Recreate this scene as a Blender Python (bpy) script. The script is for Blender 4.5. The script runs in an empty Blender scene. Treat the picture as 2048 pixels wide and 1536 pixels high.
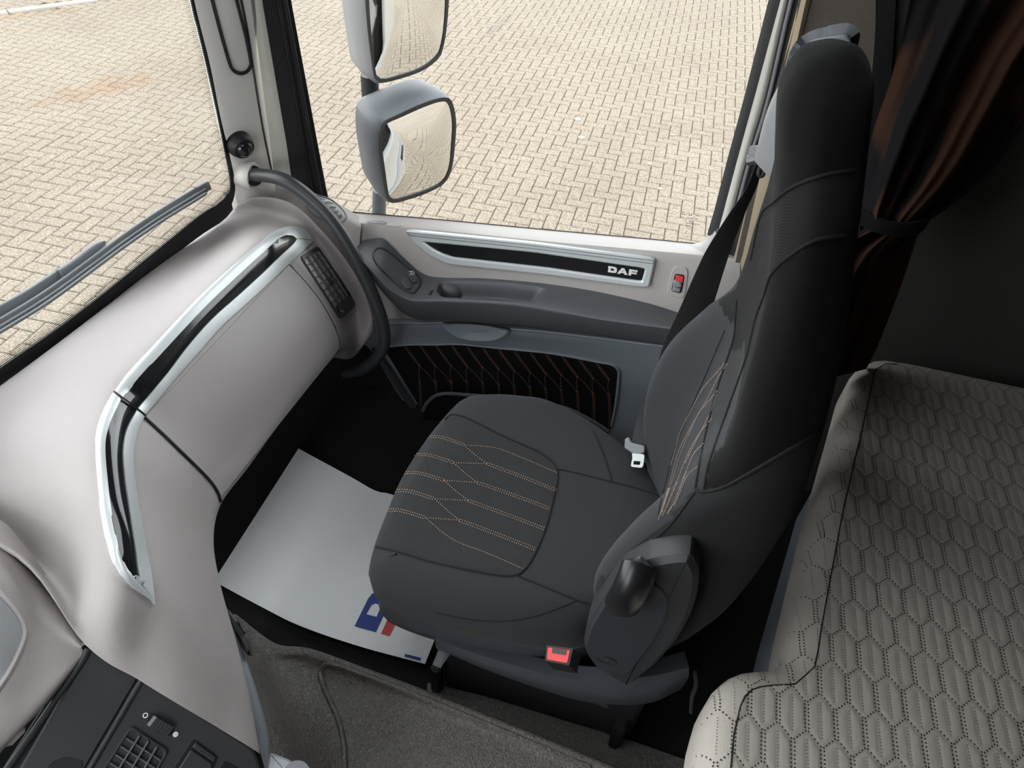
import bpy, bmesh, math, random
from mathutils import Vector, Matrix
from mathutils.bvhtree import BVHTree
from mathutils.geometry import tessellate_polygon, intersect_point_line

random.seed(7)
SC = bpy.context.scene
COL = SC.collection

# ------------------------------------------------------------------ camera
F = 1420.0                                   # focal length in pixels of the 2048 x 1536 frame
AX = Vector((0.961, 0.228, -0.154)).normalized()
AZ = Vector((0.060, -0.721, -0.691)).normalized()
AY = AZ.cross(AX).normalized(); AX = AY.cross(AZ).normalized()
MW = Matrix((AX, AY, AZ))                    # camera vector (right, down, forward) -> world
EYE = Vector((0, 0, 1.6))
cam_data = bpy.data.cameras.new('camera'); cam_data.sensor_width = 36.0; cam_data.lens = 36.0 * F / 2048.0
cam_data.clip_start = 0.02; cam_data.clip_end = 300
cam = bpy.data.objects.new('camera', cam_data); COL.objects.link(cam)
rot = Matrix((MW @ Vector((1, 0, 0)), MW @ Vector((0, -1, 0)), MW @ Vector((0, 0, -1)))).transposed()
cam.matrix_world = Matrix.Translation(EYE) @ rot.to_4x4()
SC.camera = cam

# ------------------------------------------------------------------ world, exposure
world = bpy.data.worlds.new('overcast_sky'); SC.world = world; world.use_nodes = True
wn = world.node_tree; wn.nodes.clear()
wo = wn.nodes.new('ShaderNodeOutputWorld'); wb = wn.nodes.new('ShaderNodeBackground')
wb.inputs[0].default_value = (0.93, 0.97, 1.0, 1); wb.inputs[1].default_value = 1.0
wn.links.new(wb.outputs[0], wo.inputs[0])
SC.view_settings.view_transform = 'Standard'; SC.view_settings.look = 'None'
SC.view_settings.gamma = 1.0; SC.view_settings.use_curve_mapping = False
SC.view_settings.exposure = 2.3
SC.cycles.max_bounces = 10; SC.cycles.diffuse_bounces = 6; SC.cycles.transparent_max_bounces = 16
SC.cycles.sample_clamp_indirect = 6.0

# ------------------------------------------------------------------ pixel -> point
def ray(u, v): return MW @ Vector((u - 1024, v - 768, F))
def P(u, v, x=None, y=None, z=None):
    r = ray(u, v)
    s = (x / r.x) if x is not None else (y / r.y) if y is not None else ((z - EYE.z) / r.z)
    return EYE + r * s
def PL(u, v, o, n):
    r = ray(u, v); return EYE + r * ((o - EYE).dot(n) / r.dot(n))
def proj(p):
    q = MW.transposed() @ (Vector(p) - EYE); return (1024 + F * q.x / q.z, 768 + F * q.y / q.z, q.z)
def xw(y, z): return -1.17 + 0.10 * ((y - 0.4) / 1.02) ** 2 + 0.08 * (z - 0.65)
def PS(u, v, off=0.0):                       # on the windscreen surface, off metres outside it
    r = ray(u, v); s = 1.1 / abs(r.x)
    for _ in range(12):
        p = EYE + r * s; s = (xw(p.y, p.z) - off) / r.x
    return EYE + r * s

# ------------------------------------------------------------------ splines and meshes
def cr(a, b, c, d, t):
    return 0.5 * ((2 * b) + (c - a) * t + (2 * a - 5 * b + 4 * c - d) * t * t + (3 * b - a - 3 * c + d) * t ** 3)
def spline(pts, n, closed=False):
    pts = [Vector(p) for p in pts]; m = len(pts)
    if m == 2 and not closed: return [pts[0].lerp(pts[1], i / (n - 1)) for i in range(n)]
    g = (lambda i: pts[i % m]) if closed else (lambda i: pts[i] if 0 <= i < m else (2 * pts[0] - pts[1] if i < 0 else 2 * pts[-1] - pts[-2]))
    seg = m if closed else m - 1
    dense = []
    for i in range(seg):
        for k in range(12): dense.append(cr(g(i - 1), g(i), g(i + 1), g(i + 2), k / 12))
    dense.append(g(0) if closed else pts[-1])
    return resample(dense, n + 1 if closed else n)[:n]
def resample(pts, n):
    L = [0]
    for a, b in zip(pts, pts[1:]): L.append(L[-1] + (b - a).length)
    out, j = [], 0
    for i in range(n):
        t = L[-1] * i / (n - 1)
        while j < len(L) - 2 and L[j + 1] < t: j += 1
        d = L[j + 1] - L[j]
        out.append(pts[j].lerp(pts[j + 1], (t - L[j]) / d if d > 1e-12 else 0))
    return out
def poly(pts, n):                            # straight polyline, resampled
    return resample([Vector(p) for p in pts], n)
def uspline(pts, k):                         # k samples for each span, keeps the control points' parameter
    pts = [Vector(p) for p in pts]; m = len(pts)
    g = lambda i: pts[i] if 0 <= i < m else (2 * pts[0] - pts[1] if i < 0 else 2 * pts[-1] - pts[-2])
    out = []
    for i in range(m - 1):
        for j in range(k): out.append(cr(g(i - 1), g(i), g(i + 1), g(i + 2), j / k))
    out.append(pts[-1]); return out
def grid(rows, kv, ku):                      # control grid -> fine grid of points
    fine = [uspline(r, ku) for r in rows]
    cols = [uspline([fr[j] for fr in fine], kv) for j in range(len(fine[0]))]
    return [[cols[j][i] for j in range(len(cols))] for i in range(len(cols[0]))]

BVH = {}
def origin(o):
    v = Vector((0, 0, 0))
    while o is not None: v += o.location; o = o.parent
    return v
def mesh(name, verts, faces, mat, parent=None, smooth=True, angle=None):
    off = origin(parent) if parent else Vector((0, 0, 0))
    me = bpy.data.meshes.new(name)
    me.from_pydata([tuple(Vector(v) - off) for v in verts], [], faces); me.update()
    bm = bmesh.new(); bm.from_mesh(me); bmesh.ops.recalc_face_normals(bm, faces=bm.faces[:]); bm.to_mesh(me); bm.free()
    if mat: me.materials.append(mat)
    if smooth:
        me.shade_smooth()
        if angle: me.set_sharp_from_angle(angle=math.radians(angle))
    o = bpy.data.objects.new(name, me); COL.objects.link(o); o.parent = parent
    return o
def bvh(verts, faces): return BVHTree.FromPolygons([Vector(v) for v in verts], faces)
def gfaces(nr, nc, base=0, wrap=False):
    f = []
    for i in range(nr - 1):
        for j in range(nc if wrap else nc - 1):
            k = (j + 1) % nc
            f.append((base + i * nc + j, base + i * nc + k, base + (i + 1) * nc + k, base + (i + 1) * nc + j))
    return f
def gmesh(g):
    return [p for r in g for p in r], gfaces(len(g), len(g[0]))
def surf(name, g, mat, parent=None, thick=0.0, away=None, angle=50):
    """grid of points as a sheet; thick gives it a back face away from the viewer"""
    nr, nc = len(g), len(g[0]); v, f = gmesh(g)
    if thick:
        back = []
        for i in range(nr):
            for j in range(nc):
                a = g[min(i + 1, nr - 1)][j] - g[max(i - 1, 0)][j]; b = g[i][min(j + 1, nc - 1)] - g[i][max(j - 1, 0)]
                nrm = a.cross(b)
                nrm = nrm.normalized() if nrm.length > 1e-12 else Vector((0, 0, 1))
                if nrm.dot((away if away else (EYE - g[i][j]))) > 0: nrm = -nrm
                back.append(g[i][j] + nrm * thick)
        n0 = len(v); v = v + back; f = f + gfaces(nr, nc, n0)
        rim = [(0, j) for j in range(nc)] + [(i, nc - 1) for i in range(1, nr)] + [(nr - 1, j) for j in range(nc - 2, -1, -1)] + [(i, 0) for i in range(nr - 2, 0, -1)]
        idx = [i * nc + j for i, j in rim]
        for a, b in zip(idx, idx[1:] + idx[:1]): f.append((a, b, b + n0, a + n0))
    return mesh(name, v, f, mat, parent, True, angle)
def frames(pts, up=None):
    out = []; prev = None
    for i, p in enumerate(pts):
        t = (pts[min(i + 1, len(pts) - 1)] - pts[max(i - 1, 0)]).normalized()
        if up is not None:
            s = t.cross(up[i] if isinstance(up, list) else up).normalized()
        elif prev is None:
            s = t.cross(Vector((0, 0, 1))); s = s.normalized() if s.length > 1e-3 else Vector((1, 0, 0))
        else:
            s = prev - t * prev.dot(t); s.normalize()
        prev = s; out.append((t, s, s.cross(t).normalized()))
    return out
def sweep_data(pts, prof, up=None, cap=True, base=0, scales=None):
    v, f = [], []; n = len(prof)
    for i, (p, (t, s, b)) in enumerate(zip(pts, frames(pts, up))):
        k = scales[i] if scales else 1
        for (a, c) in prof: v.append(p + s * a * k + b * c * k)
    f = gfaces(len(pts), n, base, True)
    if cap: f += [tuple(base + j for j in range(n)), tuple(base + (len(pts) - 1) * n + j for j in range(n))]
    return v, f
def circ(r, n=10, ry=None): return [(r * math.cos(2 * math.pi * k / n), (ry or r) * math.sin(2 * math.pi * k / n)) for k in range(n)]
def rrect(w, h, r=0.3, n=3):
    r = r * min(w, h); o = []
    for cx, cy, a0 in ((w / 2 - r, h / 2 - r, 0), (-w / 2 + r, h / 2 - r, 90), (-w / 2 + r, -h / 2 + r, 180), (w / 2 - r, -h / 2 + r, 270)):
        for k in range(n + 1):
            a = math.radians(a0 + 90 * k / n); o.append((cx + r * math.cos(a), cy + r * math.sin(a)))
    return o
def tube(name, pts, prof, mat, parent=None, up=None, n=None, scales=None, angle=50):
    if isinstance(prof, (int, float)): prof = circ(prof)
    pts = spline(pts, n) if n else [Vector(p) for p in pts]
    v, f = sweep_data(pts, prof, up, True, 0, scales)
    return mesh(name, v, f, mat, parent, True, angle)
def poly_normal(pts):
    n = Vector((0, 0, 0))
    for a, b in zip(pts, pts[1:] + pts[:1]): n += (a - pts[0]).cross(b - pts[0])
    return n.normalized()
def inset(pts, d):                           # closed outline moved inwards by d inside its plane
    n = poly_normal(pts); m = len(pts); out = []
    for i in range(m):
        a = (pts[i] - pts[i - 1]).normalized(); b = (pts[(i + 1) % m] - pts[i]).normalized()
        na, nb = n.cross(a), n.cross(b); w = (na + nb)
        w = w.normalized() if w.length > 1e-6 else na
        out.append(pts[i] + w * (d / max(0.35, w.dot(na))))
    return out
def facing(pts):
    n = poly_normal(pts); c = sum(pts, Vector()) / len(pts)
    return n if n.dot(EYE - c) > 0 else -n
def plate(name, pts, mat, parent=None, thick=0.01, bev=0.002, lift=0.0, angle=35, n=None):
    """outline (points about in one plane) raised towards the viewer by lift and going thick back, bevelled rim"""
    pts = [Vector(p) for p in pts]; n = n or facing(pts); m = len(pts)
    a = [p + n * lift for p in inset(pts, bev)]
    b = [p + n * (lift - bev) for p in pts]; c = [p + n * (lift - thick) for p in pts]
    v = a + b + c; f = [tuple(range(m))]
    for base in (0, m):
        for i in range(m): f.append((base + i, base + (i + 1) % m, base + m + (i + 1) % m, base + m + i))
    f.append(tuple(range(2 * m, 3 * m)))
    o = mesh(name, v, f, mat, parent, True, angle); o.data.polygons[0].use_smooth = False
    return o
def ringplate(name, outer, inner, mat, parent=None, thick=0.01, bev=0.002, lift=0.0, n=None):
    m = max(len(outer), len(inner)); n = n or facing(outer)
    L = [[p + n * (lift - thick) for p in outer], [p + n * (lift - bev) for p in outer], [p + n * lift for p in inset(outer, bev)],
         [p + n * lift for p in inset(inner, -bev)], [p + n * (lift - bev) for p in inner], [p + n * (lift - thick) for p in inner]]
    v = [p for l in L for p in l]; f = []
    for k in range(6):
        q = (k + 1) % 6
        for i in range(m): f.append((k * m + i, k * m + (i + 1) % m, q * m + (i + 1) % m, q * m + i))
    return mesh(name, v, f, mat, parent, True, 35)
def rounded(pts, r=0.3, k=4):                # cut polygon corners with small arcs (pixel or 3-D points)
    pts = [Vector(p) for p in pts]; m = len(pts); out = []
    for i in range(m):
        a, b, c = pts[i - 1], pts[i], pts[(i + 1) % m]
        p, q = b.lerp(a, r), b.lerp(c, r)
        for j in range(k + 1):
            t = j / k; out.append((1 - t) ** 2 * p + 2 * t * (1 - t) * b + t * t * q)
    return out
def box(name, c, size, mat, parent=None, rotz=0.0, bev=0.004, rot=None):
    bm = bmesh.new(); bmesh.ops.create_cube(bm, size=1)
    for v in bm.verts: v.co = Vector((v.co.x * size[0], v.co.y * size[1], v.co.z * size[2]))
    if bev: bmesh.ops.bevel(bm, geom=bm.edges[:], offset=min(bev, 0.45 * min(size)), segments=2, affect='EDGES')
    R = rot if rot is not None else Matrix.Rotation(rotz, 3, 'Z')
    vs = [R @ v.co + Vector(c) for v in bm.verts]; fs = [tuple(v.index for v in f.verts) for f in bm.faces]; bm.free()
    return mesh(name, vs, fs, mat, parent, True, 35)
def boxdata(c, ax, ay, az):                  # half-axes
    c = Vector(c); v = [c + ax * sx + ay * sy + az * sz for sx in (-1, 1) for sy in (-1, 1) for sz in (-1, 1)]
    return v, [(0, 1, 3, 2), (4, 6, 7, 5), (0, 4, 5, 1), (2, 3, 7, 6), (0, 2, 6, 4), (1, 5, 7, 3)]
class Bag:                                   # several small pieces of ONE part
    def __init__(s): s.v, s.f = [], []
    def add(s, v, f):
        b = len(s.v); s.v += list(v); s.f += [tuple(b + i for i in q) for q in f]
    def build(s, name, mat, parent=None, smooth=False, kind=None, angle=None):
        o = mesh(name, s.v, s.f, mat, parent, smooth, angle)
        if kind: o['kind'] = kind
        return o
def drape(pix, tree, lift=0.0, n=None, smooth=True):
    """pixel polyline laid on a surface: points and normals"""
    pp = [Vector((a, b, 0)) for a, b in pix]
    if n: pp = spline(pp, n) if smooth else poly(pp, n)
    out, nn = [], []
    for p in pp:
        d = ray(p.x, p.y).normalized(); h = tree.ray_cast(EYE, d)
        if h[0] is None: continue
        m = h[1] if h[1].dot(d) < 0 else -h[1]
        out.append(h[0] + m * lift); nn.append(m)
    return out, nn
def seam(name, pix, tree, mat, parent, r=0.0022, lift=0.0, n=40, smooth=True):
    p, nn = drape(pix, tree, lift, n, smooth)
    if len(p) < 3: return None
    return tube(name, p, circ(r, 6), mat, parent)
def stitches(bag, pix, tree, n_px=5.0, w=0.0012, frac=0.55, lift=0.001, side=0.0, smooth=True):
    pp = spline([Vector((a, b, 0)) for a, b in pix], 160) if smooth else poly([(a, b, 0) for a, b in pix], 160)
    L = sum((b - a).length for a, b in zip(pp, pp[1:])); k = max(2, int(L / n_px))
    pts, nn = drape([(p.x, p.y) for p in resample(pp, 2 * k)], tree, lift)
    for i in range(0, len(pts) - 1, 2):
        a, b = pts[i], pts[i + 1]; t = b - a
        if t.length > 0.03 or t.length < 1e-6: continue
        s = t.normalized().cross(nn[i]); c = a.lerp(b, 0.5) + s * side
        v, f = boxdata(c, t * 0.5 * frac * 1.3, s * w * 0.5, nn[i] * w * 0.45); bag.add(v, f)
def band(name, ea, eb, tree, mat, parent, n=60, m=5, lift=0.002, skirt=0.006, crown=0.0, smooth=True, angle=40):
    """strip between two pixel edges laid on a surface, raised by lift"""
    A = (spline if smooth else poly)([(a, b, 0) for a, b in ea], n); B = (spline if smooth else poly)([(a, b, 0) for a, b in eb], n)
    g = []
    for j in range(m):
        t = j / (m - 1); row = []
        for a, b in zip(A, B):
            q = a.lerp(b, t); d = ray(q.x, q.y).normalized(); h = tree.ray_cast(EYE, d)
            if h[0] is None: row.append(None); continue
            nn = h[1] if h[1].dot(d) < 0 else -h[1]
            row.append(h[0] + nn * (lift + crown * (1 - (2 * t - 1) ** 2)))
        g.append(row)
    keep = [i for i in range(n) if all(r[i] is not None for r in g)]
    g = [[r[i] for i in keep] for r in g]
    return surf(name, g, mat, parent, skirt, None, angle)
def text_mesh(name, polys, mapf, mat, parent, n, thick=0.001):
    """letters given as [(outer, [holes])] in the unit square, put on a plane by mapf"""
    bag = Bag()
    for outer, holes in polys:
        loops = [outer] + holes
        tri = tessellate_polygon([[Vector((a, b, 0)) for a, b in l] for l in loops])
        flat = [mapf(a, b) for l in loops for a, b in l]
        k = len(flat); v = [p + n * thick for p in flat] + flat; f = [tuple(t) for t in tri]; b0 = 0
        for l in loops:
            for i in range(len(l)): f.append((b0 + i, b0 + (i + 1) % len(l), k + b0 + (i + 1) % len(l), k + b0 + i))
            b0 += len(l)
        bag.add(v, f)
    return bag.build(name, mat, parent)
def empty(name, loc=(0, 0, 0)):
    o = bpy.data.objects.new(name, None); COL.objects.link(o); o.location = loc; o.empty_display_size = 0.1; return o
def tag(o, label, cat, group=None, kind=None):
    o['label'] = label; o['category'] = cat
    if group: o['group'] = group
    if kind: o['kind'] = kind
    return o
def struct(o, label=None):
    o['kind'] = 'structure'
    if label: o['label'] = label
    return o

# ------------------------------------------------------------------ materials
def mat(name, col, rough=0.6, metal=0.0, bump=None, scale=400.0, strength=0.3, var=0.0, spec=0.5, dist=0.001, sheen=0.0, coat=0.0):
    m = bpy.data.materials.new(name); m.use_nodes = True; nt = m.node_tree; b = nt.nodes['Principled BSDF']
    b.inputs['Base Color'].default_value = (*col, 1); b.inputs['Roughness'].default_value = rough; b.inputs['Metallic'].default_value = metal
    b.inputs['Specular IOR Level'].default_value = spec
    if sheen: b.inputs['Sheen Weight'].default_value = sheen
    if coat: b.inputs['Coat Weight'].default_value = coat; b.inputs['Coat Roughness'].default_value = 0.05
    tc = nt.nodes.new('ShaderNodeTexCoord')
    tex = None
    if bump == 'leather':
        tex = nt.nodes.new('ShaderNodeTexVoronoi'); tex.inputs['Scale'].default_value = scale; tex.feature = 'SMOOTH_F1'; h = tex.outputs['Distance']
    elif bump == 'noise':
        tex = nt.nodes.new('ShaderNodeTexNoise'); tex.inputs['Scale'].default_value = scale; tex.inputs['Detail'].default_value = 3; h = tex.outputs['Fac']
    elif bump == 'worm':
        tex = nt.nodes.new('ShaderNodeTexNoise'); tex.inputs['Scale'].default_value = scale; tex.inputs['Detail'].default_value = 1; tex.inputs['Distortion'].default_value = 1.5; h = tex.outputs['Fac']
    elif bump in ('rib_x', 'rib_y', 'rib_z', 'rib_d'):
        tex = nt.nodes.new('ShaderNodeTexWave'); tex.inputs['Scale'].default_value = scale
        tex.bands_direction = {'rib_x': 'X', 'rib_y': 'Y', 'rib_z': 'Z', 'rib_d': 'DIAGONAL'}[bump]; h = tex.outputs['Fac']
    elif bump == 'weave':
        tex = nt.nodes.new('ShaderNodeTexVoronoi'); tex.inputs['Scale'].default_value = scale; tex.inputs['Randomness'].default_value = 0.25; h = tex.outputs['Distance']
    if tex:
        nt.links.new(tc.outputs['Object'], tex.inputs['Vector'])
        bp = nt.nodes.new('ShaderNodeBump'); bp.inputs['Strength'].default_value = strength; bp.inputs['Distance'].default_value = dist
        nt.links.new(h, bp.inputs['Height']); nt.links.new(bp.outputs[0], b.inputs['Normal'])
        if var:
            r = nt.nodes.new('ShaderNodeMix'); r.data_type = 'RGBA'
            r.inputs[6].default_value = (*[c * (1 - var) for c in col], 1); r.inputs[7].default_value = (*[min(1, c * (1 + var)) for c in col], 1)
            nt.links.new(h, r.inputs[0]); nt.links.new(r.outputs[2], b.inputs['Base Color'])
    return m
M = {}
M['dash'] = mat('grained_taupe_plastic', (0.39, 0.353, 0.345), 0.5, bump='leather', scale=760, strength=0.6, dist=0.0007)
M['dashsmooth'] = mat('fine_taupe_plastic', (0.36, 0.328, 0.324), 0.55, bump='noise', scale=900, strength=0.15, dist=0.0004)
M['doortaupe'] = mat('light_taupe_plastic', (0.47, 0.435, 0.415), 0.5, bump='noise', scale=900, strength=0.15, dist=0.0004)
M['pillar'] = mat('warm_light_grey_plastic', (0.83, 0.80, 0.75), 0.5, bump='noise', scale=800, strength=0.1, dist=0.0004)
M['cream'] = mat('cream_painted_steel', (0.60, 0.585, 0.52), 0.35)
M['char'] = mat('charcoal_plastic', (0.033, 0.034, 0.037), 0.5, bump='noise', scale=900, strength=0.15, dist=0.0004)
M['arm'] = mat('soft_dark_grey_plastic', (0.105, 0.108, 0.118), 0.5, bump='noise', scale=1100, strength=0.2, dist=0.0003)
M['doorgrey'] = mat('blue_grey_plastic', (0.235, 0.255, 0.285), 0.5, bump='noise', scale=1000, strength=0.15, dist=0.0003)
M['black'] = mat('matt_black_plastic', (0.008, 0.008, 0.009), 0.5)
M['rubber'] = mat('black_rubber', (0.014, 0.014, 0.016), 0.65)
M['gloss'] = mat('gloss_black_plastic', (0.012, 0.013, 0.015), 0.12, bump='rib_d', scale=260, strength=0.06, dist=0.0003, coat=0.4)
M['silver'] = mat('satin_silver_paint', (0.66, 0.69, 0.70), 0.35, 0.25)
M['leverp'] = mat('shiny_lever_plastic', (0.012, 0.012, 0.013), 0.28)
M['metal'] = mat('bright_steel', (0.85, 0.86, 0.87), 0.22, 1.0)
M['dgrey'] = mat('dark_socket_plastic', (0.02, 0.02, 0.022), 0.4)
M['seat'] = mat('dark_grey_woven_fabric', (0.030, 0.031, 0.034), 0.95, bump='weave', scale=900, strength=0.5, dist=0.0006, spec=0.2, sheen=0.06)
M['seatrib'] = mat('ribbed_dark_fabric', (0.029, 0.029, 0.030), 0.95, bump='rib_d', scale=170, strength=0.7, dist=0.0008, spec=0.2, sheen=0.05)
M['seatblack'] = mat('black_side_fabric', (0.0045, 0.0042, 0.0042), 0.95, bump='weave', scale=900, strength=0.5, dist=0.0005, spec=0.15, sheen=0.04)
M['ribblack'] = mat('ribbed_black_fabric', (0.014, 0.0135, 0.0135), 0.95, bump='rib_d', scale=170, strength=0.7, dist=0.0008, spec=0.15, sheen=0.04)
M['seatlow'] = mat('charcoal_side_fabric', (0.019, 0.019, 0.0195), 0.95, bump='weave', scale=1000, strength=0.4, dist=0.0005, spec=0.15, sheen=0.04)
M['seam'] = mat('black_seam_thread', (0.004, 0.004, 0.004), 0.9)
M['thread'] = mat('orange_tan_thread', (0.47, 0.22, 0.12), 0.7)
M['threadl'] = mat('pale_tan_thread', (0.55, 0.38, 0.28), 0.7)
M['textile'] = mat('black_door_textile', (0.008, 0.008, 0.009), 0.95, bump='weave', scale=1000, strength=0.4, dist=0.0005, spec=0.15)
M['shell'] = mat('grained_seat_plastic', (0.022, 0.023, 0.025), 0.55, bump='leather', scale=900, strength=0.4, dist=0.0005)
M['shellsmooth'] = mat('smooth_seat_plastic', (0.028, 0.030, 0.038), 0.45)
M['basep'] = mat('seat_base_plastic', (0.042, 0.045, 0.053), 0.45)
M['red'] = mat('red_button_plastic', (0.80, 0.05, 0.05), 0.4)
M['belt'] = mat('black_belt_webbing', (0.022, 0.021, 0.022), 0.8, bump='rib_d', scale=300, strength=0.4, dist=0.0004)
M['grey'] = mat('mid_grey_plastic', (0.20, 0.205, 0.22), 0.45)
M['lgrey'] = mat('pale_grey_plastic', (0.27, 0.275, 0.285), 0.4)
M['floormat'] = mat('grained_rubber_mat', (0.115, 0.104, 0.096), 0.36, bump='worm', scale=170, strength=1.0, dist=0.003, var=0.7)
M['carpet'] = mat('black_floor_carpet', (0.003, 0.003, 0.0035), 0.95, bump='noise', scale=700, strength=0.5)
M['paper'] = mat('white_floor_paper', (0.88, 0.885, 0.90), 0.45, bump='noise', scale=6, strength=0.15, dist=0.01)
M['ink_blue'] = mat('blue_print', (0.02, 0.045, 0.25), 0.5)
M['ink_red'] = mat('red_print', (0.55, 0.06, 0.05), 0.5)
M['white'] = mat('white_print', (0.85, 0.85, 0.85), 0.5)
M['mattress'] = mat('beige_knit_fabric', (0.48, 0.435, 0.388), 0.95, bump='weave', scale=700, strength=0.5, dist=0.0006, spec=0.15, sheen=0.05)
M['perf'] = mat('dark_perforation', (0.02, 0.018, 0.017), 0.95)
M['head'] = mat('grey_headliner', (0.11, 0.107, 0.10), 0.9)
M['wallfab'] = mat('brown_grey_wall_fabric', (0.12, 0.10, 0.086), 0.95, bump='weave', scale=330, strength=0.6, dist=0.001, var=0.4)
M['wallrear'] = mat('grey_sleeper_wall', (0.045, 0.043, 0.04), 0.85, bump='noise', scale=500, strength=0.2)
M['tan'] = mat('tan_edge_trim', (0.40, 0.32, 0.22), 0.8)
M['paint'] = mat('white_truck_paint', (0.34, 0.345, 0.335), 0.25, coat=0.4)
M['mirrorh'] = mat('grey_mirror_housing', (0.075, 0.083, 0.095), 0.5, bump='noise', scale=700, strength=0.15, dist=0.0004)
M['mirrorlight'] = mat('light_mirror_housing', (0.22, 0.225, 0.23), 0.45, bump='noise', scale=700, strength=0.1, dist=0.0004)
M['mirror'] = mat('mirror_glass', (0.88, 0.88, 0.87), 0.02, 1.0)
M['wiper'] = mat('grey_wiper_rubber', (0.035, 0.04, 0.045), 0.45)
M['wiperl'] = mat('weathered_wiper_plastic', (0.085, 0.097, 0.106), 0.55)
M['kerb'] = mat('pale_concrete', (0.29, 0.265, 0.225), 0.8, bump='noise', scale=60, strength=0.4)
M['leaf'] = mat('yellow_leaf', (0.55, 0.52, 0.16), 0.6)
M['pebble'] = mat('pale_stone', (0.75, 0.73, 0.66), 0.7)
M['handle'] = mat('dark_grab_rail_plastic', (0.045, 0.047, 0.05), 0.42)

def glass_mat():
    m = bpy.data.materials.new('window_glass'); m.use_nodes = True; nt = m.node_tree; nt.nodes.clear()
    out = nt.nodes.new('ShaderNodeOutputMaterial'); mx = nt.nodes.new('ShaderNodeMixShader')
    t = nt.nodes.new('ShaderNodeBsdfTransparent'); t.inputs[0].default_value = (0.95, 0.96, 0.95, 1)
    g = nt.nodes.new('ShaderNodeBsdfGlossy'); g.inputs['Roughness'].default_value = 0.02; g.inputs[0].default_value = (0.9, 0.9, 0.9, 1)
    fr = nt.nodes.new('ShaderNodeFresnel'); fr.inputs[0].default_value = 1.25
    nt.links.new(fr.outputs[0], mx.inputs[0]); nt.links.new(t.outputs[0], mx.inputs[1]); nt.links.new(g.outputs[0], mx.inputs[2]); nt.links.new(mx.outputs[0], out.inputs[0])
    return m
M['glass'] = glass_mat()

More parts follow.
